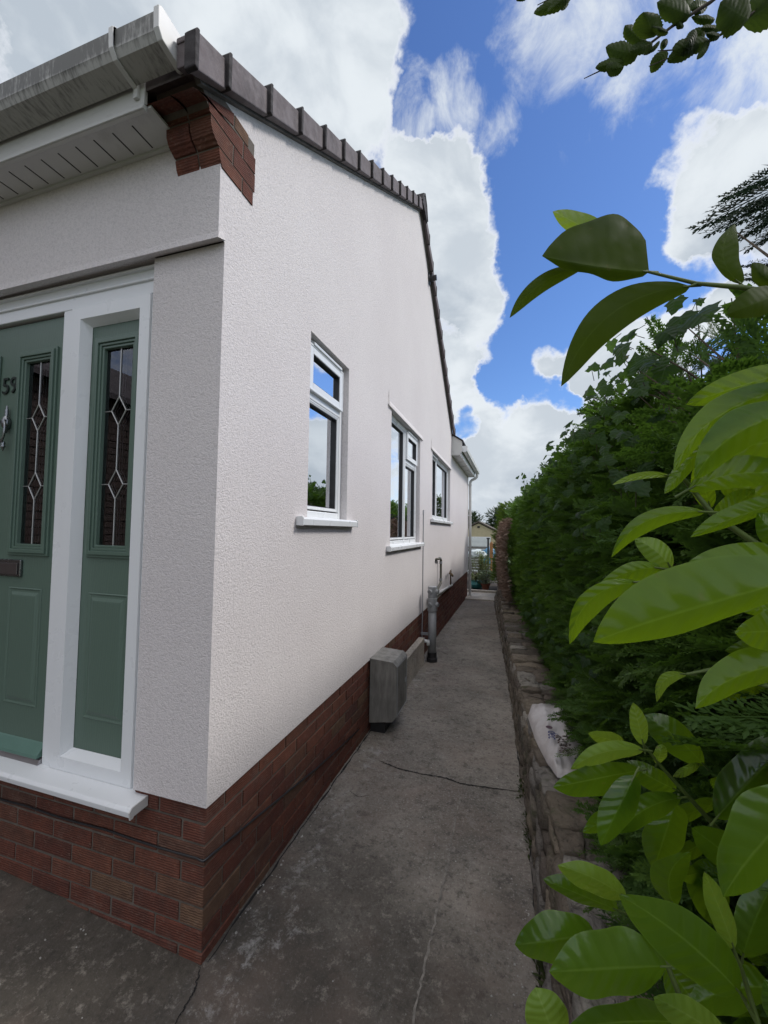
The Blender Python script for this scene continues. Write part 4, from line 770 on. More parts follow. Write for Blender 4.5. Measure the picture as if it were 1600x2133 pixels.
# ------------------------------------------------------------------ fixtures on the wall
mb=MB();BX=.218
mbx=[(.0,.075),(.0,.575),(.188,.562),(.218,.532),(.218,.145),(.190,.105),(.0,.075)]
me_=empty('meter_box',(0,1.97,0),'weathered grey sloping-top meter box standing against the brick plinth','meter box')
mb=MB();mb.prism(mbx[:-1],1.812-1.97,2.136-1.97,'y');mb.build('box_case',METERM,me_,bevel=.004)
mb=MB();mb.prism([(.2195,.528),(.2195,.15),(.2225,.15),(.2225,.528)],-.15,.158,'y');mb.build('door_lid',METERM,me_,bevel=.001)
mb=MB();mb.box(.2226,.2250,-.150,-.140,.15,.528);mb.box(.2226,.2250,.148,.158,.15,.528);mb.box(.2226,.2250,-.139,.147,.15,.158);mb.box(.2226,.2250,-.139,.147,.520,.528);mb.box(.2226,.229,.10,.13,.33,.36);mb.build('lid_trim',GREYP,me_)
mb=MB();mb.prism([(0.0,.578),(.19,.565),(.222,.533),(.222,.522),(.19,.554),(0,.567)],-.163,.171,'y');mb.build('top_cover',METERM,me_)
mb=MB();mb.tube([(.05,-.10,-.01),(.05,-.10,.09)],.014,10);mb.box(0,.12,-.12,.1,-.01,.07);mb.build('gas_pipe',BLACKP,me_)
mb=MB();mb.box(0.0,.06,2.45,3.66,-.03,.275);mb.box(-.01,.066,2.45,3.66,.2755,.29)
tag(mb.build('concrete_upstand',CONC2,bevel=.004),'low pale concrete upstand against the plinth beside the meter box','ledge')
sp=empty('soil_pipe',(.14,3.75,0),'thick grey soil pipe stub with two side bosses standing against the wall','pipe')
mb=MB();mb.tube([(0,0,.06),(0,0,.60)],.050,24);mb.build('pipe_barrel',GREYP,sp,smooth=True)
mb=MB();mb.tube([(0,0,.60),(0,0,.605),(0,0,.76),(0,0,.765),(0,0,.775),(0,0,.90),(0,0,.905)],[.052,.060,.060,.054,.058,.058,.052],24)
for z in (.685,.845):
    for a in (-1.9,-.3): mb.tube([(.05*math.cos(a),.05*math.sin(a),z),(.082*math.cos(a),.082*math.sin(a),z)],[.030,.026],14)
mb.build('boss_fitting',GREYP,sp)
BCG=simple('boss_cap_grey',(.16,.165,.17),.4,.05)
for z in (.685,.845):
    for a in (-1.9,-.3): mb=MB();mb.tube([(.0825*math.cos(a),.0825*math.sin(a),z),(.0835*math.cos(a),.0835*math.sin(a),z)],[.019,.019],14);mb.build('boss_cap',BCG,sp)
mb=MB();mb.tube([(0,0,-.03),(0,0,.03),(0,0,.035),(0,0,.10)],[.066,.066,.058,.058],24);mb.build('rubber_collar',BLACKP,sp)
mb=MB();mb.tube([(-.14,-.06,.245),(-.06,-.075,.245),(-.035,-.08,.235),(-.032,-.085,.20)],.021,12)
mb.tube([(-.045,-.078,.238),(-.02,-.078,.238)],.0285,12);mb.build('overflow_elbow',UPVC,sp,smooth=True)
mb=MB();mb.box(-.14,-.04,-.012,.012,.30,.33);mb.build('wall_clip',GREYP,sp)
# white cable down the wall
mb=MB();mb.tube([(.006,3.80,1.80),(.006,3.80,.60),(.004,3.79,.35),(.006,3.78,.20)],.006,8);mb.box(-.001,.012,3.785,3.815,1.80,1.86)
tag(mb.build('cable_conduit',simple('grey_cable',(.35,.36,.38),.5,.05)),'thin grey cable run down the render beside the soil pipe','cable')
# copper / insulated pipe loop
pl=empty('waste_pipe',(0,4.7,0),'olive grey waste pipe bent out of the render and dropping to the plinth','pipe')
mb=MB();mb.tube([(-.01,-.0,1.16),(.03,.0,1.18),(.045,.10,1.18),(.045,.22,1.175),(.045,.25,1.15),(.045,.25,.84),(.05,.22,.80),(.06,-.2,.74),(.07,-.62,.71)],.018,10);mb.build('pipe_run',simple('olive_pipe',(.11,.105,.08),.6,.15),pl,smooth=True)
for p,q in (((.045,.25,1.13),(.045,.25,1.09)),((.045,.25,.87),(.045,.25,.83)),((.043,.12,1.18),(.043,.17,1.179))): mb=MB();mb.tube([p,q],.023,10);mb.build('pipe_coupling',GREYP,pl)
mb=MB();mb.tube([(.03,-.62,.69),(.03,1.6,.60)],.022,10)
mb.build('sloping_pipe',UPVC_D,pl,smooth=True)
ta=empty('garden_tap',(0,5.75,.85),'small brass outside tap on a bent pipe near the far end of the wall','tap')
mb=MB();mb.tube([(.035,.35,-.22),(.035,.34,-.02),(.045,.30,.02),(.05,.20,.035),(.05,.12,.0),(.06,.04,.02)],.014,10);mb.build('tap_pipe',simple('old_copper',(.14,.09,.06),.5,.15,metal=.5),ta,smooth=True)
mb=MB();mb.tube([(.06,.04,.02),(.10,.0,.01),(.125,-.02,-.03)],.017,10);mb.tube([(.09,.0,.02),(.09,.0,.075)],.007,8);mb.tube([(.09,-.045,.075),(.09,.045,.075)],.007,8);mb.build('tap_body',simple('dull_brass',(.16,.12,.07),.4,.1,metal=.8),ta,smooth=True)
# bathroom vent high on the gable
vp=empty('wall_vent',(0,4.05,5.05),'black pipe vent poking out of the wall just below the verge','vent')
mb=MB();mb.tube([(0,0,0),(.012,0,0),(.02,0,0)],[.085,.085,.05],18);mb.build('flange',BLACKP,vp)
mb=MB();mb.tube([(.0,0,0),(.055,0,0),(.056,0,0),(.105,0,0)],[.05,.045,.036,.036],16);mb.build('spigot',BLACKP,vp)
# thin cable along the plinth
pts=[(-1.9+1.86*i/40,.008,.372-.006*abs(math.sin(i*.31))-.004*math.sin(i*.13)) for i in range(41)]
pts+=[(-.014,.006,.372),(-.006,.010,.374),(-.005,.03,.372),(-.005,.10,.360),(-.005,.278,.330),(-.005,.596,.272),(-.005,.9,.215),(-.005,1.188,.172),(-.005,1.6,.12)]
mb=MB();mb.tube(pts,.0042,6);tag(mb.build('black_cable',BLACKP,smooth=True),'thin black cable sagging along the brick plinth round the corner','cable')
# ------------------------------------------------------------------ ground
def sheet(name,xs,ys,zf,mat,label=None,kind='structure',parent=None):
    X,Y=np.meshgrid(xs,ys,indexing='ij');Z=np.vectorize(zf)(X,Y);v=np.stack([X.ravel(),Y.ravel(),Z.ravel()],1)
    nx,ny=len(xs),len(ys);i,j=np.meshgrid(np.arange(nx-1),np.arange(ny-1),indexing='ij');a=(i*ny+j).ravel()
    f=np.stack([a,a+ny,a+ny+1,a+1],1)
    o=npmesh(name,v,f,mat,parent,smooth=True)
    if kind:o['kind']=kind
    return o
from mathutils import noise as mn
def pathz(x,y):
    z=-.0012*max(0,y)**2
    if x<0: z+=-.055*max(x,-3)*max(0,min(1,(1-y)/1))
    n=mn.noise(V((x*2.2,y*2.2,3)))*.006+mn.noise(V((x*9,y*9,1)))*.0022
    return z+n
def edge_x(y): return float(np.interp(y,[-3,.4,.88,1.57,2.2,3.56,9.03],[1.20,1.175,1.17,1.145,1.11,1.035,.685]))
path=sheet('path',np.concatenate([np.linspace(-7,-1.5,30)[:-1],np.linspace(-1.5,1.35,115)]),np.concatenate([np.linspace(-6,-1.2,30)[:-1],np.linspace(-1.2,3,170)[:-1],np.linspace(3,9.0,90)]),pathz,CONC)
gr=sheet('ground',np.concatenate([np.linspace(-150,-8,12)[:-1],np.linspace(-8,10,20)[:-1],np.linspace(10,150,12)]),np.concatenate([np.linspace(-150,-7,8)[:-1],np.linspace(-7,30,38)[:-1],np.linspace(30,400,14)]),
  lambda x,y:-.20-float(np.interp(y,[9,20,60,400],[0,.85,1.2,2.0])),GRASS)
# paving beyond the path
mb=MB();mb.box(-.3,.78,9.001,9.5,-.2,-.07);mb.box(-.3,.80,9.51,10.2,-.2,-.075);mb.box(-.6,1.0,10.22,10.36,-.2,-.02)
pv=mb.build('paving',CONC2,bevel=.006);pv['kind']='structure'
mb=MB();mb.box(-.6,3,10.37,16,-.3,-.06);o=mb.build('terrace',SOIL);o['kind']='structure'
# cracks and joints in the concrete
def ribbon(pts,w,seed,lift=.003,n=14):
    rng=random.Random(seed);P=[]
    for a,b in zip(pts[:-1],pts[1:]):
        for k in range(n):
            t=k/n;P.append(V((a[0]+(b[0]-a[0])*t+rng.uniform(-.004,.004),a[1]+(b[1]-a[1])*t+rng.uniform(-.004,.004))))
    P.append(V(pts[-1]));vs=[];fs=[]
    for i,p in enumerate(P):
        d=(P[min(i+1,len(P)-1)]-P[max(i-1,0)]).normalized();nn=V((-d.y,d.x));s=min(1,i/8,(len(P)-1-i)/8)
        ww=w*(.25+.75*s)*rng.uniform(.4,1.3)
        for q in (p+nn*ww/2,p-nn*ww/2): vs.append((q.x,q.y,pathz(q.x,q.y)+lift))
    for i in range(len(P)-1): fs.append((2*i,2*i+1,2*i+3,2*i+2))
    return vs,fs
CRK=simple('crack_dirt',(.012,.011,.010),.95,.2,30)
mb=MB()
for pts,w,sd in (([(.19,1.478),(.346,1.428),(.498,1.411),(.67,1.415),(.765,1.39),(.882,1.404),(1.12,1.43)],.011,1),([(-.014,.012),(.024,-.051),(.028,-.088),(.034,-.153),(.06,-.4)],.006,2),
  ([(.13,1.10),(.20,1.06),(.26,1.10)],.004,3)):
    v,f=ribbon(pts,w,sd);mb.add(v,f)
mb.build('crack',CRK,path)
mb=MB()
v,f=ribbon([(1.17,-.6),(1.165,.5),(1.155,1.2),(1.13,1.6),(1.10,2.2)],.010,6);mb.add(v,f)
v,f=ribbon([(.006,.03),(.004,.6),(.002,1.2),(.004,1.75),(.002,2.4)],.012,7);mb.add(v,f)
mb.build('edge_gap',CRK,path)
mb=MB();v,f=ribbon([(.783,1.361),(.773,1.09),(.776,.718),(.769,.383),(.762,.158),(.763,-.4)],.009,11,.0035);mb.add(v,f)
v,f=ribbon([(.5,1.732),(.451,1.42)],.007,12,.0035);mb.add(v,f)
mb.build('cement_joint',simple('cement_line',(.23,.21,.18),.9,.3,30,bmp=.8),path)
# loose grit on the concrete
rng=np.random.default_rng(3)
def pebbles(n,fx,size,seed):
    vs=[];fs=[]
    r=random.Random(seed)
    for i in range(n):
        x,y=fx(r);s=size*r.uniform(.35,1.0)**1.5;z=pathz(x,y)+s*.25;a=r.uniform(0,6.28)
        pts=[(math.cos(a+k*1.2566)*s*r.uniform(.6,1),math.sin(a+k*1.2566)*s*r.uniform(.5,1),0) for k in range(5)]
        b=len(vs);vs+=[(x+p[0],y+p[1],z-s*.3) for p in pts]+[(x+p[0]*.6,y+p[1]*.6,z+s*.3) for p in pts]
        fs+=[(b+k,b+(k+1)%5,b+5+(k+1)%5,b+5+k) for k in range(5)]+[tuple(b+5+k for k in range(5))]
    return vs,fs
mb=MB()
v,f=pebbles(300,lambda r:(r.gauss(1.11,.05),r.uniform(-.5,2.6)),.006,1);mb.add(v,f)
v,f=pebbles(120,lambda r:(r.uniform(.05,1.1),r.uniform(-.6,3.5)),.0045,2);mb.add(v,f)
v,f=pebbles(110,lambda r:(abs(r.gauss(.02,.03)),r.uniform(.1,2.3)),.008,3);mb.add(v,f)
v,f=pebbles(50,lambda r:(r.uniform(-1.4,-.05),r.uniform(-.6,-.02)),.007,5);mb.add(v,f)
o=mb.build('loose_grit',simple('pale_grit',(.36,.35,.32),.9,.25,20));o['kind']='stuff';tag(o,'small pale grit scattered on the concrete','grit')
# ------------------------------------------------------------------ stone wall
def top_l(y): return float(np.interp(y,[-1,.6,1.07,1.78,2.85,4.5,8.97],[1.25,1.24,1.20,1.165,1.10,.994,.80]))
def top_r(y): return float(np.interp(y,[-1,.4,.8,2.2,2.94,4.93,9.55],[1.50,1.46,1.44,1.425,1.37,1.31,.97]))
def stones():
    r=random.Random(12);V_=[];F_=[]
    def stone(c,s,rz,tilt=0,seed=0):
        # rounded cube 3x3x3 shell displaced
        bm=bmesh.new();bmesh.ops.create_cube(bm,size=1);bmesh.ops.subdivide_edges(bm,edges=bm.edges[:],cuts=4,use_grid_fill=True)
        b=len(V_)
        R=Matrix.Rotation(rz,3,'Z')@Matrix.Rotation(tilt,3,'X')
        o=V((r.uniform(0,99),r.uniform(0,99),r.uniform(0,99)))
        for v in bm.verts:
            p=v.co.copy();L=max(abs(p.x),abs(p.y),abs(p.z))*2
            q=p.normalized()*.62
            p=p*.80+q*.20
            p=V((p.x*s[0],p.y*s[1],p.z*s[2]))
            nz=mn.noise(p*13+o)*.020+(abs(mn.noise(V((p.x*20,p.y*20,p.z*55))+o))-.2)*.020+mn.noise(p*45+o)*.007
            p+=v.co.normalized()*nz
            p=R@p;V_.append((c[0]+p.x,c[1]+p.y,c[2]+p.z))
        bm.verts.index_update()
        for f in bm.faces: F_.append(tuple(b+v.index for v in f.verts))
        bm.free()
    H=.36
    # face stones, coursed
    z=-.06;ci=0
    while z<H-.05:
        h=r.uniform(.06,.105);y=-1.1+r.uniform(0,.2)
        while y<9.3:
            L=r.uniform(.10,.27);yc=y+L/2;t=min(1,max(0,(z+h/2)/H));xf=edge_x(yc)*(1-t)+top_l(yc)*t
            stone((xf+.05,yc,z+h/2+gzz(yc)),(.12,L*.99,h*1.02),math.atan2(-(edge_x(yc+.1)-edge_x(yc-.1)),.2)+r.uniform(-.05,.05),r.uniform(-.03,.03))
            y+=L+.006
        z+=h;ci+=1
    # cope stones laid across
    y=-1.0
    while y<9.2:
        L=r.uniform(.10,.24);yc=y+L/2;a=top_l(yc);b=top_r(yc);h=r.uniform(.035,.07)
        rz=math.atan2(-(top_l(yc+.1)-top_l(yc-.1)),.2)+r.uniform(-.08,.08)
        if r.random()<.45: 
            stone(((a+b)/2+r.uniform(-.01,.01),yc,H+gzz(yc)+r.uniform(-.012,.008)),((b-a)*1.0,L,h),rz,r.uniform(-.06,.06))
        else:
            m=r.uniform(.4,.6);mx=a+(b-a)*m
            stone(((a+mx)/2,yc,H+gzz(yc)+r.uniform(-.015,.01)),((mx-a)*.99,L,h),rz,r.uniform(-.06,.06))
            stone(((mx+b)/2,yc,H+gzz(yc)+r.uniform(-.02,.006)),((b-mx)*.99,L*.98,h),rz,r.uniform(-.06,.06))
        y+=L+.004
    me=bpy.data.meshes.new('stonework');me.from_pydata(V_,[],F_);me.materials.append(STONE)
    for p in me.polygons:p.use_smooth=True
    o=bpy.data.objects.new('stonework',me);col.objects.link(o);return o
def gzz(y): return -.0012*max(0,y)**2
sw=empty('stone_wall',(1.2,2,0),'low rubble stone retaining wall running along the right of the path','wall')
st=stones();st.parent=sw;st.location=(-1.2,-2,0)
mb=MB()
ys=list(np.linspace(-1.2,9.3,40));vs=[]
for y in ys:
    g=gzz(y);vs+=[(edge_x(y)+.045,y,-.2),(top_l(y)+.035,y,.335+g),(top_r(y)-.02,y,.335+g),(top_r(y)-.02,y,-.2)]
fs=[]
for i in range(len(ys)-1):
    for k in range(4): fs.append((4*i+k,4*i+(k+1)%4,4*i+4+(k+1)%4,4*i+4+k))
fs+=[(0,1,2,3),tuple(4*(len(ys)-1)+k for k in (3,2,1,0))]
mb.add(vs,fs);c=mb.build('wall_mortar',simple('old_mortar',(.13,.115,.095),.95,.3,20,bmp=1,bs=40),sw);c.location=(-1.2,-2,0)
def soil():
    ys=np.linspace(-6,9.6,90);ts=np.linspace(0,1,26)**1.6;v=[]
    for y in ys:
        for t in ts:
            x=top_r(y)-.03+t*7;v.append((x,y,.30+gzz(y)+mn.noise(V((x*5,y*5,0)))*.025))
    ny,nt=len(ys),len(ts);i,j=np.meshgrid(np.arange(ny-1),np.arange(nt-1),indexing='ij');a=(i*nt+j).ravel()
    o=npmesh('soil',np.array(v),np.stack([a,a+1,a+nt+1,a+nt],1),SOIL,smooth=True);o['kind']='structure'
soil()
# ------------------------------------------------------------------ vegetation
HEDGE=None
def m_foliage(name,c1,c2,c3,trans,rough=.5,tw=.25,scale=2.0):
    m,N,b,o=mat_new(name);co=objco(N)
    at=N.new('ShaderNodeAttribute');at.attribute_name='tint'
    n=N.noise(co,scale,5,.6)
    cc=N.mix(N.mr(n,.35,.65),c1,c2)
    cc=N.mix(N.math('MULTIPLY',at.outputs['Fac'],1.0),cc,c3)
    N.l.new(cc,b.inputs['Base Color']);b.inputs['Roughness'].default_value=rough;b.inputs['Specular IOR Level'].default_value=.18
    tr=N.new('ShaderNodeBsdfTranslucent',inp={'Color':(*trans,1)})
    ms=N.new('ShaderNodeMixShader',inp={0:tw});N.l.new(b.outputs[0],ms.inputs[1]);N.l.new(tr.outputs[0],ms.inputs[2]);N.l.new(ms.outputs[0],o.inputs[0])
    return m
CONIF=m_foliage('conifer_foliage',(.028,.062,.020),(.055,.115,.024),(.19,.31,.05),(.12,.24,.025),tw=.35)
DEADC=m_foliage('dead_conifer_foliage',(.36,.26,.20),(.46,.36,.29),(.28,.20,.16),(.10,.06,.03),.8,.1,4)
DARKC=m_foliage('dark_conifer_foliage',(.010,.022,.012),(.016,.034,.016),(.022,.045,.02),(.02,.05,.02),.8,.15)
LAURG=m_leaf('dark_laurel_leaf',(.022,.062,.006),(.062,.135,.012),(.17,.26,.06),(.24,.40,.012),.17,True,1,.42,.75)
IVYM=m_leaf('ivy_leaf',(.010,.032,.008),(.024,.058,.014),(.045,.08,.03),(.10,.20,.02),.38,True,1,.38,.16)
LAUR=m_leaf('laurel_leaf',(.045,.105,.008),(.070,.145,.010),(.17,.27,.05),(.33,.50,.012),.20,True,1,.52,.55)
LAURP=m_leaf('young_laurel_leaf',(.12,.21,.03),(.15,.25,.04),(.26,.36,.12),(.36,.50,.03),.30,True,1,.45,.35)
LAURD=m_leaf('laurel_leaf_underside',(.022,.040,.004),(.030,.052,.005),(.06,.09,.02),(.13,.20,.008),.6,True,1,.36,.12,.18)  # darker copy of the laurel leaf, shade from below put into its colour
ALDER=m_leaf('small_tree_leaf',(.014,.026,.006),(.022,.038,.008),(.04,.06,.02),(.08,.13,.015),.7,True,1,.30,.06)
def spray_template(fine,seed):
    """one flat conifer spray: thin tapering scaly shoots in the XY plane, axis +X, length 1. returns tri verts"""
    r=random.Random(seed);T=[]
    def shoot(p,a,L,w,bend=0.):
        # lozenge of 2 tris (quad), slightly out of plane
        d=(math.cos(a),math.sin(a));n=(-d[1],d[0]);z=r.uniform(-.03,.03)
        q=(p[0]+d[0]*L,p[1]+d[1]*L)
        m=(p[0]+d[0]*L*.45,p[1]+d[1]*L*.45)
        T.append([(p[0],p[1],p[2]),(m[0]+n[0]*w,m[1]+n[1]*w,p[2]+z*.5+w*.3),(q[0],q[1],p[2]+z-L*L*.15),(m[0]-n[0]*w,m[1]-n[1]*w,p[2]+z*.5-w*.3)])
        return (q[0],q[1],p[2]+z)
    n=12 if fine else 6
    pos=(0,0,0);shoot((0,0,0),0,1,.014 if fine else .03)
    for i in range(n):
        x=.12+.80*i/(n-1)
        for s in (-1,1):
            L=(.40*(1-x*.75)+.05)*r.uniform(.75,1.15);a=s*(.72-.25*x)+r.uniform(-.08,.08)
            zz=-x*x*.12
            shoot((x,0,zz),a,L,.020 if fine else .045)
            if fine:
                k=3 if L>.2 else 2
                for j in range(k):
                    u=.25+.65*j/k
                    for s2 in (-1,1):
                        l2=L*.38*(1-u*.6)*r.uniform(.7,1.2)
                        shoot((x+math.cos(a)*L*u,math.sin(a)*L*u,zz),a+s2*.62,l2,.0175)
    return np.array(T)  # (k,4,3)
def scatter(temps,P,axis,nrm,size,droop=None,rng=None,tint=None):
    """instances joined into one quad mesh; per-instance template index"""
    N_=len(P);which=rng.integers(0,len(temps),N_)
    axis=axis/np.linalg.norm(axis,axis=1,keepdims=True)
    side=np.cross(nrm,axis);side/=np.linalg.norm(side,axis=1,keepdims=True)+1e-9
    up=np.cross(axis,side)
    VS=[];TI=[]
    for t,T in enumerate(temps):
        idx=np.where(which==t)[0]
        if len(idx)==0: continue
        Q=T.reshape(-1,3)
        W=P[idx][:,None,:]+size[idx][:,None,None]*(Q[None,:,0:1]*axis[idx][:,None,:]+Q[None,:,1:2]*side[idx][:,None,:]+Q[None,:,2:3]*up[idx][:,None,:])
        VS.append(W.reshape(-1,3))
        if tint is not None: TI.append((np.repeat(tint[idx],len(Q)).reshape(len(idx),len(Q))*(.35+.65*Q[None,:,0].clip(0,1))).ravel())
    v=np.concatenate(VS);f=np.arange(len(v)).reshape(-1,4)
    return v,f,(np.concatenate(TI) if TI else None)
rng=np.random.default_rng(11)
FINE=[spray_template(True,s) for s in range(5)];COARSE=[spray_template(False,s) for s in range(4)]
def xface(y): return np.interp(y,[-1,0,2,3,5,7,9.5],[1.56,1.52,1.47,1.42,1.28,1.11,1.0])
def nz(x,y,z,s=1.): return mn.noise(V((x*s,y*s,z*s)))
def hedge_points(n,y0,y1,top=False,H=2.12,dens=None):
    P=[];A=[];NN=[]
    k=0
    while k<n:
        y=rng.uniform(y0,y1)
        if dens is not None and rng.random()>dens(y): continue
        if not top:
            z=rng.uniform(.33,H-(.25 if y<.5 else 0))
            bulge=.07*nz(y,z,0,2.2)+.05*nz(y,z,5,5)
            rd=max(0,z-(H-.25));x=xface(y)-bulge+rd*rd*1.2+rng.uniform(-.02,.07)+(.10 if z<.5 else 0)
            a=np.array([-1.,rng.normal(0,.55)-.25,rng.normal(.15,.5)]);nn=np.array([rng.normal(0,.4)-.35,rng.normal(0,.5),1.])
        else:
            x=xface(y)+rng.uniform(0,1)**1.3*1.3+.04;z=H+.10*nz(x,y,1,2.5)+.06*nz(x,y,7,6)+rng.uniform(-.08,.03)
            a=np.array([rng.normal(-.4,.5),rng.normal(-.1,.6),rng.uniform(.2,1.1)]);nn=np.array([rng.normal(-.5,.5),rng.normal(0,.6),.6])
        P.append((x,y,z-.0012*max(0,y)**2));A.append(a);NN.append(nn);k+=1
    return np.array(P),np.array(A),np.array(NN)
def build_hedge():
    root=empty('conifer_hedge',(2,4,0),'tall dense green conifer hedge behind the low stone wall','hedge')
    vs=[];fs=[];ti=[];off=0
    jobs=[(3000,-.7,2.2,False,FINE,(.11,.21)),(2900,2.2,5,False,FINE[:2],(.11,.20)),(4200,4.6,6.3,False,COARSE,(.08,.14)),(500,6.2,9.3,False,COARSE,(.08,.13)),
          (1400,.10,2.6,True,FINE,(.10,.17)),(1300,2.6,6.5,True,FINE[:2],(.10,.19)),(1200,6.2,9.4,True,COARSE,(.12,.2))]
    for n,a,b,top,T,sz in jobs:
        P,A,NN=hedge_points(n,a,b,top)
        s=rng.uniform(sz[0],sz[1],n)
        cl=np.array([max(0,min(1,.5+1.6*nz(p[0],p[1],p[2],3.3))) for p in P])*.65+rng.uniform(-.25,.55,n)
        # more tip tint towards the far end, less near and high up
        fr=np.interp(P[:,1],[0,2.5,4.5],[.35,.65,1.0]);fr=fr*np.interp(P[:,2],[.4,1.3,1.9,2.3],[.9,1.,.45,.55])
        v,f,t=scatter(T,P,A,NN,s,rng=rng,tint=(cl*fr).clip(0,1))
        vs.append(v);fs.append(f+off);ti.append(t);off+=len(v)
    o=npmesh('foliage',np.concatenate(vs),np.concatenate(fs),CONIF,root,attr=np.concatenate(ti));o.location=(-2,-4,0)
    # woody heart of the hedge
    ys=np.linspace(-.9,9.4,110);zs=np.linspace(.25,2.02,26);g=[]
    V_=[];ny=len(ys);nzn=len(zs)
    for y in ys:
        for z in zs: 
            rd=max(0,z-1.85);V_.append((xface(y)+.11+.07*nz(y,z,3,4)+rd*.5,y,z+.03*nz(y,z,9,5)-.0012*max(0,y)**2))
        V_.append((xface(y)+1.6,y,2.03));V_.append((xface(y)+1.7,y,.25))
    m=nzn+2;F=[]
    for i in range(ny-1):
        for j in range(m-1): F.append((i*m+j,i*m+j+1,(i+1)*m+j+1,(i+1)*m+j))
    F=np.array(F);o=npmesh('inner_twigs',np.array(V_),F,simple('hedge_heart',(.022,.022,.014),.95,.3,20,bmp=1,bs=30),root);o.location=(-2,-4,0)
    mb=MB();r=random.Random(8)
    for i in range(420):
        y=r.uniform(-.4,5) if i%3 else r.uniform(-.2,2.0);z=r.uniform(.5,2.0) if i%2 else r.uniform(1.5,2.05);x=float(xface(y))+.05
        L=r.uniform(.10,.32);d=V((-r.uniform(.15,.5),r.uniform(-.9,.3),r.uniform(.0,.8))).normalized()*L
        p=V((x+.06,y,z));q=p+d*.5+V((0,0,r.uniform(-.02,.02)));e=p+d
        e.x=max(e.x,x-.17)
        mb.tube([p,q,e],[.004,.003,.0012],5,False)
    o=mb.build('bare_twigs',simple('grey_twig',(.11,.085,.06),.9,.2,40),root);o['kind']='stuff';o.location=(-2,-4,0)
    return root
build_hedge()
def dead_patch():
    n=4200;P=[];A=[];NN=[]
    for i in range(n):
        y=rng.uniform(5.7,8.2);z=rng.uniform(.5,1.85)
        x=xface(y)-.15-.06*nz(y,z,2,3)-.06*math.sin((z-.5)/1.35*3.14)+rng.uniform(-.02,.05)
        P.append((x,y,z-.0012*y*y));A.append((-1,rng.normal(-.3,.5),rng.normal(.1,.5)));NN.append((rng.normal(0,.4),rng.normal(0,.5),1))
    v,f,t=scatter(COARSE,np.array(P),np.array(A,float),np.array(NN,float),rng.uniform(.07,.12,n),rng=rng,tint=rng.uniform(0,1,n))
    o=npmesh('dead_conifer',v,f,DEADC,attr=t);tag(o,'brown dead conifer patch at the far end of the green hedge','shrub')
dead_patch()
def fresh_conifer():
    r=empty('young_conifer',(1.0,9.6,0),'bright yellow-green conifer rising behind the brown dead patch','shrub')
    n=2600;P=[];A=[];NN=[]
    for i in range(n):
        h=rng.uniform(0,1);z=.3+2.0*h;a=rng.uniform(0,6.283);R=(.42-.16*h)*rng.uniform(.85,1.1)*(1+.25*nz(math.cos(a),math.sin(a),h*3,1.5))
        P.append((R*math.cos(a)+.12,R*math.sin(a)*1.3,z));A.append((math.cos(a),math.sin(a),rng.uniform(.1,.9)));NN.append((rng.normal(0,.4),rng.normal(0,.4),1))
    v,f,t=scatter(COARSE,np.array(P),np.array(A,float),np.array(NN,float),rng.uniform(.10,.18,n),rng=rng,tint=rng.uniform(.5,1,n))
    npmesh('crown',v,f,m_foliage('lime_conifer',(.05,.10,.02),(.09,.15,.025),(.16,.24,.04),(.12,.2,.02)),r,attr=t)
    mb=MB();mb.tube([(.1,0,0),(.12,0,1.0),(.12,0,2.0)],[.05,.04,.01],8);mb.build('trunk',BARK,r)
fresh_conifer()
# ---------------- leaves
def leaf_mesh(mb,row,nl=16,aw=1.0,shape=(1.0,.75),serr=0.,wave=0.,seed=0,droopedge=0.):
    P0,P1,P2,L,R=[V(row[i:i+3]) for i in (0,3,6,9,12)]
    r=random.Random(seed);ph=r.uniform(0,6);vs=[];uv=[];fs=[]
    cols=[-1,-.78,-.45,-.12,0,.12,.45,.78,1]
    d0=(P2-P0);ax=d0.normalized()
    for i in range(nl+1):
        t=i/nl
        c=P0*(1-t)**2+P1*2*t*(1-t)+P2*t*t
        w=math.sin(math.pi*t**shape[0])**shape[1] if 0<t<1 else 0
        if t>.80: w*=1-.35*((t-.80)/.2)**2
        if t<.0: w=0
        if serr and 0<i<nl: w*=1+serr*(1 if i%2 else -1)
        for q in cols:
            s=abs(q);side=R if q>0 else L
            nrm=(L.cross(R));
            lat=side*s*w
            # groove at the midrib, edges roll and ripple
            nn=(-L+R).cross(d0).normalized()
            dz=nn*((L.length+R.length)*.5)*(.10*(s**.7)*w - .16*s*s*w*droopedge + wave*math.sin(t*13+ph+(2 if q>0 else 0))*s*s*w)
            vs.append(c+lat+dz);uv.append((t,q if q else 0))
    m=len(cols)
    for i in range(nl):
        for k in range(m-1): fs.append((i*m+k,i*m+k+1,(i+1)*m+k+1,(i+1)*m+k))
    mb.add(vs,fs,uv)
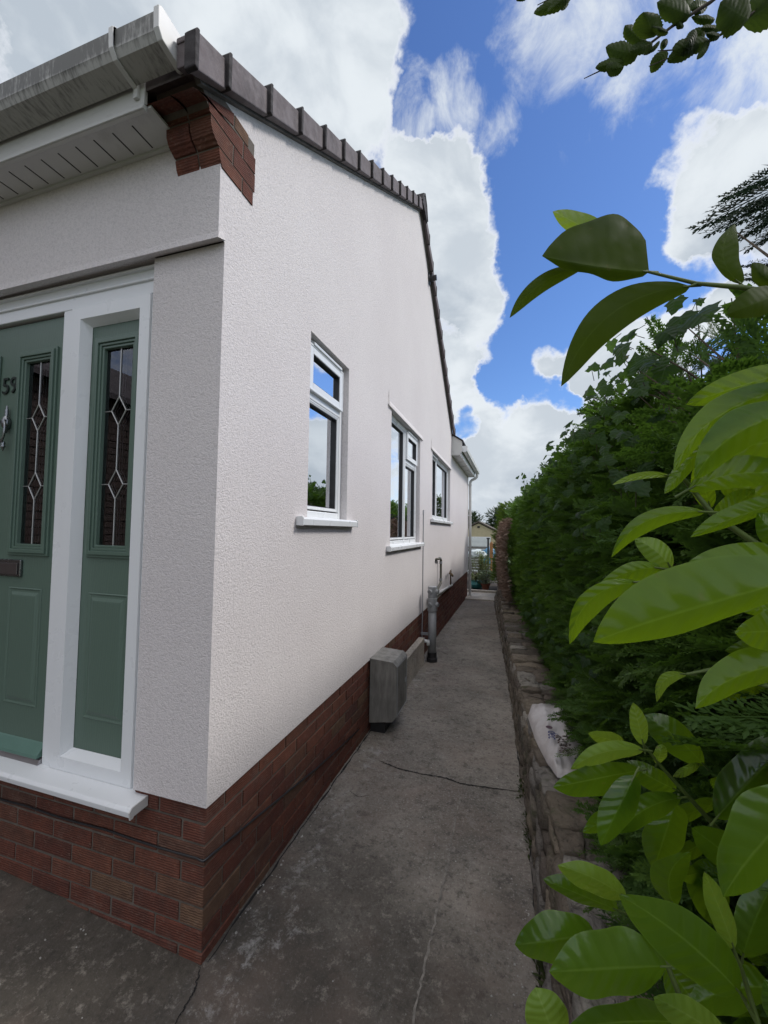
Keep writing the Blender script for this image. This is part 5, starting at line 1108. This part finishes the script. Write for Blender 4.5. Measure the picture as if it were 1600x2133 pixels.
def laurel():
    root=empty('cherry_laurel',(1.9,-.5,.3),'glossy broad-leaved cherry laurel reaching in from the right in front of the hedge','shrub')
    off=V((-1.9,.5,-.3));k=0
    young={'A':[1],'B':[4],'C':[0,8],'D':[0,2,3,9,10],'E':[0,5,7,9]}
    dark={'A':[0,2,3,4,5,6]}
    stems={'A':[(1.6,-.35,2.35),(1.9,-.45,1.6)],'B':[(1.75,-.5,1.35),(1.9,-.5,1.0)],'C':[(1.7,-.5,1.2),(1.9,-.5,.8)],'D':[(1.85,-.4,.7)],'E':[(1.7,-.5,.4),(1.9,-.5,.3)]}
    mb=MB();mb.tube([(1.9,-.5,.2),(1.92,-.48,.9),(1.9,-.45,1.6),(1.85,-.4,2.3)],[.035,.03,.02,.01],10)
    mb.tube([(1.9,-.5,.3),(1.8,-.4,.8),(1.85,-.3,1.3)],[.025,.02,.012],8)
    o=mb.build('trunk',BARK,root,smooth=True);o.location=off
    for key in 'ABCDE':
        mb=MB()
        for si,ln in enumerate(STEMS[key]):
            pts=[tuple(p) for p in ln]
            if si==0: pts=pts+stems[key]
            n=len(pts);mb.tube(pts,[min(.0045,.0016+.0007*i) for i in range(n)],8,False)
        # petioles
        for row in LEAVES[key]:
            P0=V(row[0:3]);P1=V(row[3:6]);d=(P0-P1).normalized();mb.tube([P0-d*.010,P0,P0+d*.014],[.0009,.0014,.0015],6,False)
        bo=mb.build('branch',TWIGM,root,smooth=True);bo.location=off
        groups={'y':MB(),'d':MB(),'n':MB()}
        for i,row in enumerate(LEAVES[key]):
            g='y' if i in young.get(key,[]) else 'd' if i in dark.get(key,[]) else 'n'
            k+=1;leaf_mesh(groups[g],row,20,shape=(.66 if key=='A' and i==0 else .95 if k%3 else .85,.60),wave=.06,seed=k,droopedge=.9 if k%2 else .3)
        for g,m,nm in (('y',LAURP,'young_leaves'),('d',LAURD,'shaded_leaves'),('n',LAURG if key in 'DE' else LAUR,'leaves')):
            if groups[g].v: groups[g].build(nm,m,bo,smooth=True)
    # leaves of the same shrub farther back, filling the right edge
    mb=MB();r=random.Random(21)
    for i in range(170):
        c=V((r.uniform(1.62,2.3),r.uniform(-.75,-.1),r.uniform(.45,2.2)))
        a=r.uniform(0,6.28);d=V((math.cos(a),math.sin(a),r.uniform(-.7,.3))).normalized();L=r.uniform(.09,.14)
        sd=d.cross(V((r.uniform(-.4,.4),r.uniform(-.4,.4),1))).normalized()*L*.2
        row=[*c,*(c+d*L*.5+V((0,0,.012))),*(c+d*L),*sd,*(-sd)]
        leaf_mesh(mb,row,10,shape=(.95,.66),seed=i,droopedge=.6)
    o=mb.build('back_leaves',LAUR,root,smooth=True);o.location=off
laurel()
# ---------------- ivy over the hedge
def ivy():
    root=empty('ivy',(1.4,1,1),'dark green lobed ivy leaves climbing through the conifer hedge','ivy')
    outline0=[(0,-.02),(.26,-.22),(.46,-.16),(.58,-.02),(.80,.10),(.62,.28),(.50,.42),(.56,.64),(.36,.68),(.18,.84),(0,1.10),(-.18,.84),(-.36,.68),(-.56,.64),(-.50,.42),(-.62,.28),(-.80,.10),(-.58,-.02),(-.46,-.16),(-.26,-.22)]
    mb=MB();r=random.Random(6);st=MB()
    def lf(c,size,face,up):
        kx=r.uniform(.7,1.15);kl=r.uniform(.75,1.1);outline=[(u*kx*(1+r.uniform(-.08,.08)),v*kl*(1+r.uniform(-.06,.06))) for u,v in outline0]
        z=face.normalized();y=(up-z*up.dot(z)).normalized();x=y.cross(z)
        vs=[c+y*.25*size+z*size*.05];uv=[(0.5,0)]
        k1=r.uniform(.0,.3)
        for u,v in outline:
            dz=-(abs(u)*k1+max(0,v-.5)*r.uniform(.0,.35))*size
            vs.append(c+x*u*size+y*v*size+z*dz);uv.append((v*.5+.4,min(1,abs(u)*1.3)*(1 if u>=0 else -1)))
        n=len(outline);mb.add(vs,[(0,1+i,1+(i+1)%n) for i in range(n)],uv)
        p=c+y*-.03*size;q=p-y*size*.5-z*.035;st.tube([q,p],[.0012,.0009],4,False)
    for i,p in enumerate(IVY):
        n=1 if i<9 else 2
        for k in range(n):
            c=V(p)+V((-r.uniform(.03,.10),r.gauss(0,.02+.05*k),r.gauss(0,.02+.04*k)))
            s=r.uniform(.032,.045) if p[1]<2 else r.uniform(.04,.06)
            lf(c,s,V((-.8,-.9+r.uniform(-.5,.4),.55+r.uniform(-.4,.4))),V((r.uniform(-.9,.9),r.uniform(-.3,.3),-1 if r.random()<.7 else 1)))
    for i in range(800):
        y=abs(r.gauss(1.4,1.7));
        if y>6: continue
        z=min(2.24,r.gauss(2.0,.24)) if i%6 else r.uniform(.5,1.9)
        if y>3.2 and i%6: z=min(2.25,r.gauss(2.1,.12))
        if y<1.6 and z<1.75 and i%6: continue
        if mn.noise(V((y*1.7,z*2,3)))<-.05 : continue
        x=float(xface(y))-r.uniform(.05,.12)-.05*nz(y,z,0,2.2)+max(0,z-1.9)*.5*r.random()
        lf(V((x,y,z)),r.uniform(.018,.045)*(1 if y<2 else 1.15),V((-.8,-.5+r.uniform(-.9,.9),.6+r.uniform(-.9,.9))),V((r.uniform(-.9,.9),r.uniform(-.3,.3),-1)))
    # shoots sticking up on the hedge top
    for i in range(26):
        y=r.uniform(.2,5.5);x=float(xface(y))+r.uniform(-.02,.25);z=2.18;p=V((x,y,z));d=V((r.uniform(-.6,.1),r.uniform(-.6,.2),1)).normalized();L=r.uniform(.08,.22)
        st.tube([p-V((0,0,.1)),p+d*L*.5,p+d*L],[.0025,.002,.001],5,False)
        for k in range(4): lf(p+d*L*(k+1)/4,r.uniform(.018,.032),V((r.uniform(-1,0),r.uniform(-1,0),.5)),V((r.uniform(-1,1),r.uniform(-1,1),.3)))
    # trailing strand lying on the wall
    o=mb.build('ivy_leaves',IVYM,root);o.location=(-1.4,-1,-1)
    st.tube([(1.42,1.75,.52),(1.36,1.8,.43),(1.28,1.86,.415),(1.19,1.9,.41)],.003,6,False)
    o=st.build('ivy_stems',BARK,root);o['kind']='stuff';o.location=(-1.4,-1,-1)
ivy()
# ---------------- overhanging tree, upper right
def overhang():
    root=empty('broadleaf_tree',(3.4,-.6,.3),'small-leaved tree whose thin twigs hang down against the clouds at the top right','tree')
    off=V((-3.4,.6,-.3))
    tip0=[V(t[0]) for t in TWIGS]
    hub=V((2.7,-.6,3.6))
    mb=MB();mb.tube([(3.4,-.6,.2),(3.35,-.62,1.5),(3.2,-.6,2.7),tuple(hub)],[.10,.08,.06,.03],12)
    o=mb.build('trunk',BARK,root,smooth=True);o.location=off
    mb=MB()
    for i,t in enumerate(TWIGS):
        pts=[tuple(p) for p in t]
        if i in (0,1,3): pts=[tuple(hub),tuple(V(pts[0])*.5+hub*.5+V((0,0,.08)))]+pts
        n=len(pts);mb.tube(pts,[.0012+.0011*(n-1-k) for k in range(n)],6,False)
    o=mb.build('twigs',BARK,root,smooth=True);o.location=off
    mb=MB()
    for i,row in enumerate(TWIG_LEAVES): leaf_mesh(mb,row,18,shape=(.85,.55),serr=.05,wave=.05,seed=i,droopedge=1.4)
    r=random.Random(5)
    for i in range(900):   # rest of the crown, outside the picture
        c=V((2.95+r.gauss(0,.40),-.9+r.gauss(0,.45),3.5+r.gauss(0,.4)))
        # keep the view of the photograph clear: only to the right of the twigs
        dx,dy=c.x-CAM[0],c.y-CAM[1]
        if c.x<2.3 or dx<.62*max(.1,dy)+.4: continue
        a=r.uniform(0,6.28);d=V((math.cos(a),math.sin(a),r.uniform(-.6,.3))).normalized();L=r.uniform(.05,.08)
        sd=d.cross(V((r.uniform(-.5,.5),r.uniform(-.5,.5),1))).normalized()*L*.32
        leaf_mesh(mb,[*c,*(c+d*L*.5),*(c+d*L),*sd,*(-sd)],8,shape=(.85,.55),seed=i)
    o=mb.build('foliage',ALDER,root,smooth=True);o.location=off
overhang()
def cypress():
    root=empty('cypress_tree',(2.5,.3,.3),'dark cypress sprays sticking in from the right edge above the hedge','tree')
    off=V((-2.5,-.3,-.3))
    P=[];A=[];NN=[];S=[]
    for row in SPRIGS:
        b=V(row[:3]);t=V(row[3:]);d=t-b
        P.append(b);A.append(d);NN.append((rng.normal(0,.3)-.3,-1+rng.normal(0,.3),rng.normal(.2,.4)));S.append(d.length)
    # bulk of the tree behind, to the right of the frame
    for i in range(900):
        h=rng.uniform(0,1);z=.6+2.5*h;a=rng.uniform(0,6.283);R=(.62-.34*h)*rng.uniform(.8,1.05)
        x=2.5+R*math.cos(a);y=-.05+R*math.sin(a)*.8
        if (x-CAM[0])<.56*max(.1,(y-CAM[1]))+.10: continue
        P.append((x,y,z));A.append((math.cos(a),math.sin(a),rng.uniform(.0,.8)));NN.append((rng.normal(0,.4),rng.normal(0,.4),1));S.append(rng.uniform(.15,.28))
    P=np.array([tuple(p) for p in P]);A=np.array([tuple(a) for a in A]);NN=np.array(NN);S=np.array(S)
    thick=[]
    for T in FINE: 
        Q=T.copy();Q[:,:,1]*=.55;thick.append(Q)
    v,f,t=scatter(thick,P,A,NN,S,rng=rng,tint=rng.uniform(0,1,len(P)))
    o=npmesh('foliage',v,f,DARKC,root,attr=t);o.location=off
    mb=MB();mb.tube([(2.5,.0,.2),(2.5,-.02,1.6),(2.48,-.02,2.9)],[.06,.045,.012],8)
    o=mb.build('trunk',BARK,root);o.location=off
    mb=MB()
    for row in SPRIGS[::2]:
        b=V(row[:3]);q=V((2.49,-.02,b.z-.25));mb.tube([q,(b+q)/2+V((0,0,.05)),b],[.010,.007,.003],6,False)
    o=mb.build('branches',BARK,root);o.location=off
cypress()
# ------------------------------------------------------------------ things along and beyond the path
def bag():
    bg=empty('plastic_sack',(1.27,1.3,.36),'crumpled white plastic sack slumped over the stone wall under the hedge','sack')
    nx,ny=44,60;V_=[];F=[]
    for side in (0,1):
        for j in range(ny):
            v=j/(ny-1);y=.93+.80*v
            xl=float(np.interp(v,[0,.15,.45,.8,1],[1.285,1.245,1.20,1.172,1.20]));xr=float(np.interp(v,[0,.1,.3,1],[1.34,1.42,1.50,1.52]))
            for i in range(nx):
                u=i/(nx-1);x=xl+(xr-xl)*u
                ed=(min(u,1-u,v*1.5,(1-v)*1.5)*2)
                ed=max(0,min(1,ed))**.45
                h=.415+ed*(.055+.03*v)-.02*(1-ed)
                # crumples
                n=abs(mn.noise(V((x*11,y*6,1))))*.030+abs(mn.noise(V((x*26+3*y,y*13,4))))*.014
                h+=(.02-n)*(.3+.7*ed)
                if side: h=.395
                V_.append((x-1.27,y-1.3,h-.36))
    for side in (0,1):
        b=side*nx*ny
        for j in range(ny-1):
            for i in range(nx-1): F.append((b+j*nx+i,b+j*nx+i+1,b+(j+1)*nx+i+1,b+(j+1)*nx+i))
    m,N,b,o=mat_new('thin_white_plastic');co=objco(N)
    n=N.noise(co,7,6,.65);cc=N.mix(N.mr(n,.4,.7),(.40,.37,.355),(.52,.49,.48))
    N.l.new(cc,b.inputs['Base Color']);b.inputs['Roughness'].default_value=.33;bump(N,b,N.noise(N.mapping(co,(1,.5,1)),34,6,.6,.8),.7,.006)
    npmesh('sack',np.array(V_),np.array(F),m,bg,smooth=True)
    blue=simple('printed_blue',(.03,.04,.16),.5,.05)
    t=text('dec',.075,(1.262-1.27,1.185-1.3,.503-.36),(0.0,-.05,-1.62),blue,bg,'printed_word',.0004)
    mb=MB();a=[]
    for k in range(18):
        th=k/18*2*math.pi;a.append((1.272-1.27+.018*math.cos(th),1.225-1.3+.020*math.sin(th),  .503-.36+.01*math.cos(th)*0))
    mb.add(a,[tuple(range(18))]);mb.build('printed_badge',simple('printed_plum',(.10,.05,.07),.5,.05),bg)
    mb=MB();v,f=[],[]
    r=random.Random(3)
    for k in range(130):
        x=r.uniform(1.300,1.36)-1.27;y=r.uniform(.97,1.16)-1.3;s=r.uniform(.006,.014);th=r.uniform(0,3);z=.50-.36+r.uniform(-.004,.004)
        c,sn=math.cos(th)*s,math.sin(th)*s*.5
        mb.add([(x-c,y-sn,z),(x+sn,y-c*.4,z+.003),(x+c,y+sn,z),(x-sn,y+c*.4,z+.002)],[(0,1,2,3)])
    mb.build('printed_bark_picture',simple('bark_print',(.07,.04,.03),.5,.6,60),bg)
bag()
def pot_plant(name,loc,prof,mat,label,cat,leafm,n,h,spread,size,white):
    root=empty(name,loc,label,cat,'pots at the end of the path')
    mb=MB();lathe(mb,0,0,prof,24);mb.build('pot',mat,root,smooth=False,bevel=0)
    if n:
        mb=MB();r=random.Random(n);top=prof[-1][0] if False else max(p[0] for p in prof);st=MB()
        for i in range(14):
            a=r.uniform(0,6.28);e=V((spread*.8*math.cos(a)*r.random(),spread*.8*math.sin(a)*r.random(),top+h*r.uniform(.5,1)));st.tube([(0,0,top-.05),(e.x*.4,e.y*.4,top+h*.3),tuple(e)],[.006,.004,.002],5,False)
        for i in range(n):
            a=r.uniform(0,6.28);q=r.uniform(0,1)**.5*spread;zz=top+h*r.uniform(0,1)*(1-.35*q/spread)
            c=V((q*math.cos(a),q*math.sin(a),zz));d=V((math.cos(a),math.sin(a),r.uniform(-.5,.8))).normalized();L=size*r.uniform(.7,1.2)
            sd=d.cross(V((r.uniform(-.5,.5),r.uniform(-.5,.5),1))).normalized()*L*.28
            leaf_mesh(mb,[*c,*(c+d*L*.5),*(c+d*L),*sd,*(-sd)],5,shape=(.9,.7),seed=i)
        mb.build('foliage',leafm,root,smooth=True);st.build('stems',BARK,root)
    return root
VARI=m_leaf('variegated_leaf',(.24,.27,.16),(.07,.12,.05),(.45,.46,.33),(.15,.2,.08),.4,True,1,.2)
GRN2=m_leaf('olive_leaf',(.07,.10,.03),(.13,.16,.05),(.2,.22,.1),(.15,.2,.03),.5,True,1,.25)
pot_plant('plant_pot',(.385,10.72,-.06),[(0,.001),(0,.085),(.12,.11),(.125,.13),(.165,.135),(.17,.12),(.14,.10)],TERRA,'wide terracotta pot with a cream-variegated shrub at the end of the path','plant pot',VARI,620,.46,.20,.055,True)
pot_plant('plant_pot',(.10,10.85,-.06),[(0,.001),(0,.12),(.05,.18),(.12,.20),(.20,.17),(.22,.18),(.22,.15),(.18,.13)],TEAL,'round teal glazed pot beside the terracotta pot','plant pot',GRN2,60,.25,.12,.08,False)
def bamboo():
    root=empty('tall_shrub',(.15,12.2,-.1),'loose olive-green tall shrub behind the pots at the path end','shrub')
    mb=MB();st=MB();r=random.Random(31)
    for i in range(46):
        a=r.uniform(0,6.28);q=r.uniform(0,.35);b=V((q*math.cos(a),q*math.sin(a),0));t=b*1.7+V((0,0,r.uniform(.7,1.05)));st.tube([tuple(b),tuple(t)],[.008,.003],5,False)
        for k in range(44):
            u=r.uniform(.1,1.05);c=b*(1-u)+t*u+V((r.gauss(0,.06),r.gauss(0,.06),0));a2=r.uniform(0,6.28);d=V((math.cos(a2),math.sin(a2),r.uniform(-.3,.9))).normalized();L=r.uniform(.05,.10)
            sd=d.cross(V((0,0.3,1))).normalized()*L*.16;leaf_mesh(mb,[*c,*(c+d*L*.5),*(c+d*L),*sd,*(-sd)],4,shape=(.9,.7),seed=k)
    mb.build('foliage',GRN2,root,smooth=True);st.build('stems',simple('cane',(.16,.14,.06),.7,.2,20),root)
bamboo()
# fence posts and dark fence to the right of the path end
for i,(x,y,h,lb) in enumerate([(.925,8.55,1.15,'thick weathered timber fence post beside the stone wall'),(.86,9.35,1.18,'slim pale fence post standing just past the thick post')]):
    mb=MB();w=.038 if i==0 else .02;mb.box(-w,w,-w,w,-.0,h-.1);mb.prism([(-w,h-.1),(w,h-.1),(w*.4,h-.07),(-w*.4,h-.07)],-w,w,'y')
    tag(mb.build('fence_post',WOOD,bevel=.004,loc=(x,y,-.1)),lb,'post')
fe=empty('board_fence',(.80,9.7,-.1),'dark stained close-board fence running away beyond the stone wall','fence')
for i in range(3):
    mb=MB();mb.box(-.03,.03,i*.95-.03,i*.95+.03,0,1.25-.03*i);mb.build('post',DWOOD,fe,bevel=.003)
mb=MB()
for k in range(19):
    y=.05+k*.1;mb.box(.032+.006*(k%2),.046+.006*(k%2),y-.048,y+.046,.06,1.16+.015*math.sin(k*1.7))
mb.build('boards',DWOOD,fe,bevel=.002)
# climber on the dark fence
mb=MB();r=random.Random(77)
for i in range(260):
    c=V((.74+r.gauss(0,.05),9.75+abs(r.gauss(0,.9)),.45+abs(r.gauss(0,.42))-.1));d=V((r.uniform(-1,.2),r.uniform(-1,1),r.uniform(-.6,.5))).normalized();L=r.uniform(.03,.07)
    sd=d.cross(V((r.uniform(-.4,.4),.4,1))).normalized()*L*.35;leaf_mesh(mb,[*c,*(c+d*L*.5),*(c+d*L),*sd,*(-sd)],4,shape=(.9,.6),seed=i)
cl=empty('climbing_plant',(.74,9.75,0),'dark small-leaved climber scrambling over the dark fence','climber')
o=mb.build('foliage',m_leaf('climber_leaf',(.02,.028,.018),(.05,.06,.045),(.12,.13,.1),(.05,.06,.02),.4,False,1,.15),cl,smooth=True);o.location=(-.74,-9.75,0)
mb=MB();mb.tube([(0,0,-.1),(.02,.2,.4),(0,.5,.9)],[.012,.008,.003],6);mb.build('stem',BARK,cl)
# slatted fence
sf=empty('slatted_fence',(-.2,16,-.55),'grey horizontal slatted fence in front of the beige garage','fence')
mb=MB()
for k in range(9): mb.box(-2.2,.62,-.01,.01,.55+k*.11-.0,.55+k*.11+.092)
mb.build('slats',simple('grey_slat',(.20,.19,.17),.85,.2,8),sf)
for x in (-2.2,-1.3,-.35,.62):
    mb=MB();mb.box(x-.04,x+.04,-.06,.06,0,1.66);mb.build('post',DWOOD,sf)
# garden clutter just before that fence
mb=MB();mb.prism([(-.09,0),(.09,0),(.12,.50),(.08,.62),(-.06,.60),(-.12,.48)],-.07,.07,'y')
def covered(name,loc,sx,sy,sz,mat,label,cat,seed):
    bm=bmesh.new();bmesh.ops.create_icosphere(bm,subdivisions=4,radius=1)
    for v in bm.verts:
        p=v.co.copy();p.z=max(p.z,-.55);n=mn.noise(p*2.2+V((seed,0,0)))*.22+mn.noise(p*6+V((0,seed,0)))*.07;p*=1+n
        v.co=V((p.x*sx,p.y*sy,(p.z+.55)*sz))
    me=bpy.data.meshes.new(name);bm.to_mesh(me);bm.free();me.materials.append(mat)
    for p in me.polygons:p.use_smooth=True
    o=bpy.data.objects.new(name,me);col.objects.link(o);o.location=loc;tag(o,label,cat,'sheets in the far garden');return o
covered('tarpaulin',(-.12,14.2,.62),.34,.25,.20,simple('white_tarp',(.52,.58,.58),.5,.08,6),'pale crumpled sheet draped over something before the slatted fence','sheet',1)
covered('tarpaulin',(.33,14.4,.62),.2,.16,.26,simple('blue_tarp',(.12,.30,.46),.5,.1,6),'light blue crumpled sheet beside the pale one','sheet',4)
def tub():
    mb=MB();lathe(mb,0,0,[(0,.16),(.02,.17),(.5,.21),(.52,.22),(.53,.21),(.5,.19),(.2,.17),(.19,.0)],20);o=mb.build('water_butt',simple('blue_plastic',(.07,.22,.36),.4,.1),loc=(.18,15,.55-.2));tag(o,'upright blue plastic tub standing before the slatted fence','tub')
    mb=MB()
tub()
mb=MB()
for k in range(4): mb.prism([(-.055+.0*k,0),(.05,0),(.055,.50),(.0,.56),(-.05,.5)],-.02+k*.05,.02+k*.05,'y')
mb.box(-.02,.02,-.06,.22,-.6,0)
tag(mb.build('timber_offcuts',simple('orange_timber',(.42,.20,.08),.7,.1),bevel=.004,loc=(.44,13.0,.70)),'orange-brown timber boards standing upright by the dark fence','timber')
mb=MB();mb.tube([(0,0,-.9),(0,0,.42)],.03,8);mb.box(-.05,.05,-.03,.03,.40,.44)
tag(mb.build('black_post',BLACKP,loc=(.36,12.6,.95)),'thin black post in front of the garage','post')
# garage
ga=empty('garage',(-.79,24,-1.0),'beige rendered gabled garage with a white up-and-over door','garage')
mb=MB();mb.prism([(-2.2,0),(1.22,0),(1.22,2.5),(0,3.10),(-2.2,2.02)],0,6,'y')
mb.build('walls',BEIGE,ga)
mb=MB();mb.prism([(-2.4,1.98),(0,3.16),(1.36,2.48),(1.36,2.54),(0,3.24),(-2.4,2.06)],-.12,6.1,'y');mb.build('roof',simple('garage_roof',(.12,.10,.08),.85,.15,8),ga)
mb=MB();mb.box(-1.7,.73,-.03,0.01,0,2.28)
for k in range(8): mb.box(-1.66,.69,-.045,-.031,.1+k*.27,.1+k*.27+.24)
mb.build('garage_door',simple('white_door',(.72,.74,.75),.4,.04),ga)
mb=MB();mb.prism([(-.07,2.82),(.07,2.82),(.07,2.93),(-.07,2.93)],-.04,0.0,'y');mb.build('gable_vent',DARKIN,ga)
# trees behind
def tree(loc,H,R,mat,label,n,seed,ls=.16):
    n=int(n*1.8);ls*=1.15
    root=empty('garden_tree',loc,label,'tree','trees beyond the garden');r=random.Random(seed);cl=[]
    for i in range(26):
        a=r.uniform(0,6.28);h=r.uniform(.35,1);q=R*r.uniform(.2,.85)*math.sin(math.pi*min(.95,h*.9));cl.append((V((q*math.cos(a),q*math.sin(a),H*h)),R*r.uniform(.25,.42)))
    P=[];A=[];NN=[]
    for i in range(n):
        c,rr=cl[r.randrange(len(cl))];d=V((r.gauss(0,1),r.gauss(0,1),r.gauss(0,1))).normalized();p=c+d*rr*r.uniform(.5,1.0)
        P.append(tuple(p));A.append((d.x+r.gauss(0,.4),d.y+r.gauss(0,.4),d.z*.5+.3));NN.append((r.gauss(0,.5),r.gauss(0,.5),1))
    v,f,t=scatter(COARSE,np.array(P),np.array(A),np.array(NN),rng.uniform(ls*.7,ls*1.4,n),rng=rng,tint=np.array([max(0,min(1,.5+nz(*p,.8)*1.2)) for p in P]))
    npmesh('crown',v,f,mat,root,attr=t)
    mb=MB();mb.tube([(0,0,-.2),(.05,0,H*.4),(0,.05,H*.8)],[H*.03,H*.022,H*.008],8)
    for c,rr in cl[::2]: mb.tube([(0.03,0,H*.35),tuple(c*.5+V((0,0,H*.25))),tuple(c)],[H*.010,H*.006,.01],5,False)
    mb.build('trunk',BARK,root)
TREEM=m_foliage('tree_foliage',(.03,.055,.02),(.06,.10,.025),(.11,.16,.03),(.08,.14,.02),.6,.2,.7)
TREED=m_foliage('dark_tree_foliage',(.02,.035,.02),(.035,.055,.025),(.06,.085,.03),(.04,.08,.02),.6,.2,.7)
for a in [((.3,34,-1.3),4.3,2.0,TREED,'dark rounded tree directly behind the garage roof',3200,1,.30),((-2.6,36,-1.3),4.1,2.2,TREED,'dark tree behind the garage, half hidden by the house corner',2600,2,.3),
          ((1.9,27,-1.2),4.0,1.4,TREEM,'light green tree right of the garage',3200,3,.24),((2.6,19,-.9),3.9,1.3,TREEM,'bushy light green tree just beyond the brown hedge end',3600,4,.18),
          ((6.5,22,-.6),3.4,1.8,TREEM,'broad green tree behind the hedge seen in the window glass',3200,5,.2),((13,23,-.3),4.6,2.4,TREED,'large dark tree across the neighbouring garden',3200,6,.26),((15,14,-.3),4.2,2.1,TREED,'round dark tree across the neighbouring garden nearest the camera',2800,7,.24)]:
    tree(*a)
# weeds at the foot of the wall
mb=MB();r=random.Random(55)
for (cx,cy,n,s) in ((1.13,1.42,60,.03),(1.155,1.12,80,.03),(1.165,.98,50,.03),(1.18,.42,110,.04),(1.185,.30,60,.04)):
    for i in range(n):
        c=V((cx+r.gauss(0,.010),cy+r.gauss(0,.05),.0+r.uniform(0,.05)));d=V((r.uniform(-1,.2),r.uniform(-1,1),r.uniform(-.1,1))).normalized();L=s*r.uniform(.4,1)
        sd=d.cross(V((.3,.2,1))).normalized()*L*.25;mb.add([c-d*.001,c+d*L*.5+sd,c+d*L,c+d*L*.5-sd],[(0,1,2,3)],[(0,0),(.5,1),(1,0),(.5,-1)])
o=mb.build('weeds',m_leaf('moss_leaf',(.030,.045,.012),(.05,.065,.018),(.08,.1,.03),(.05,.08,.01),.7,False,1,.2));o['kind']='stuff';tag(o,'tufts of moss and weeds along the foot of the stone wall','weeds')
# neighbouring boundary walls behind the camera side (seen only as shade and reflection)
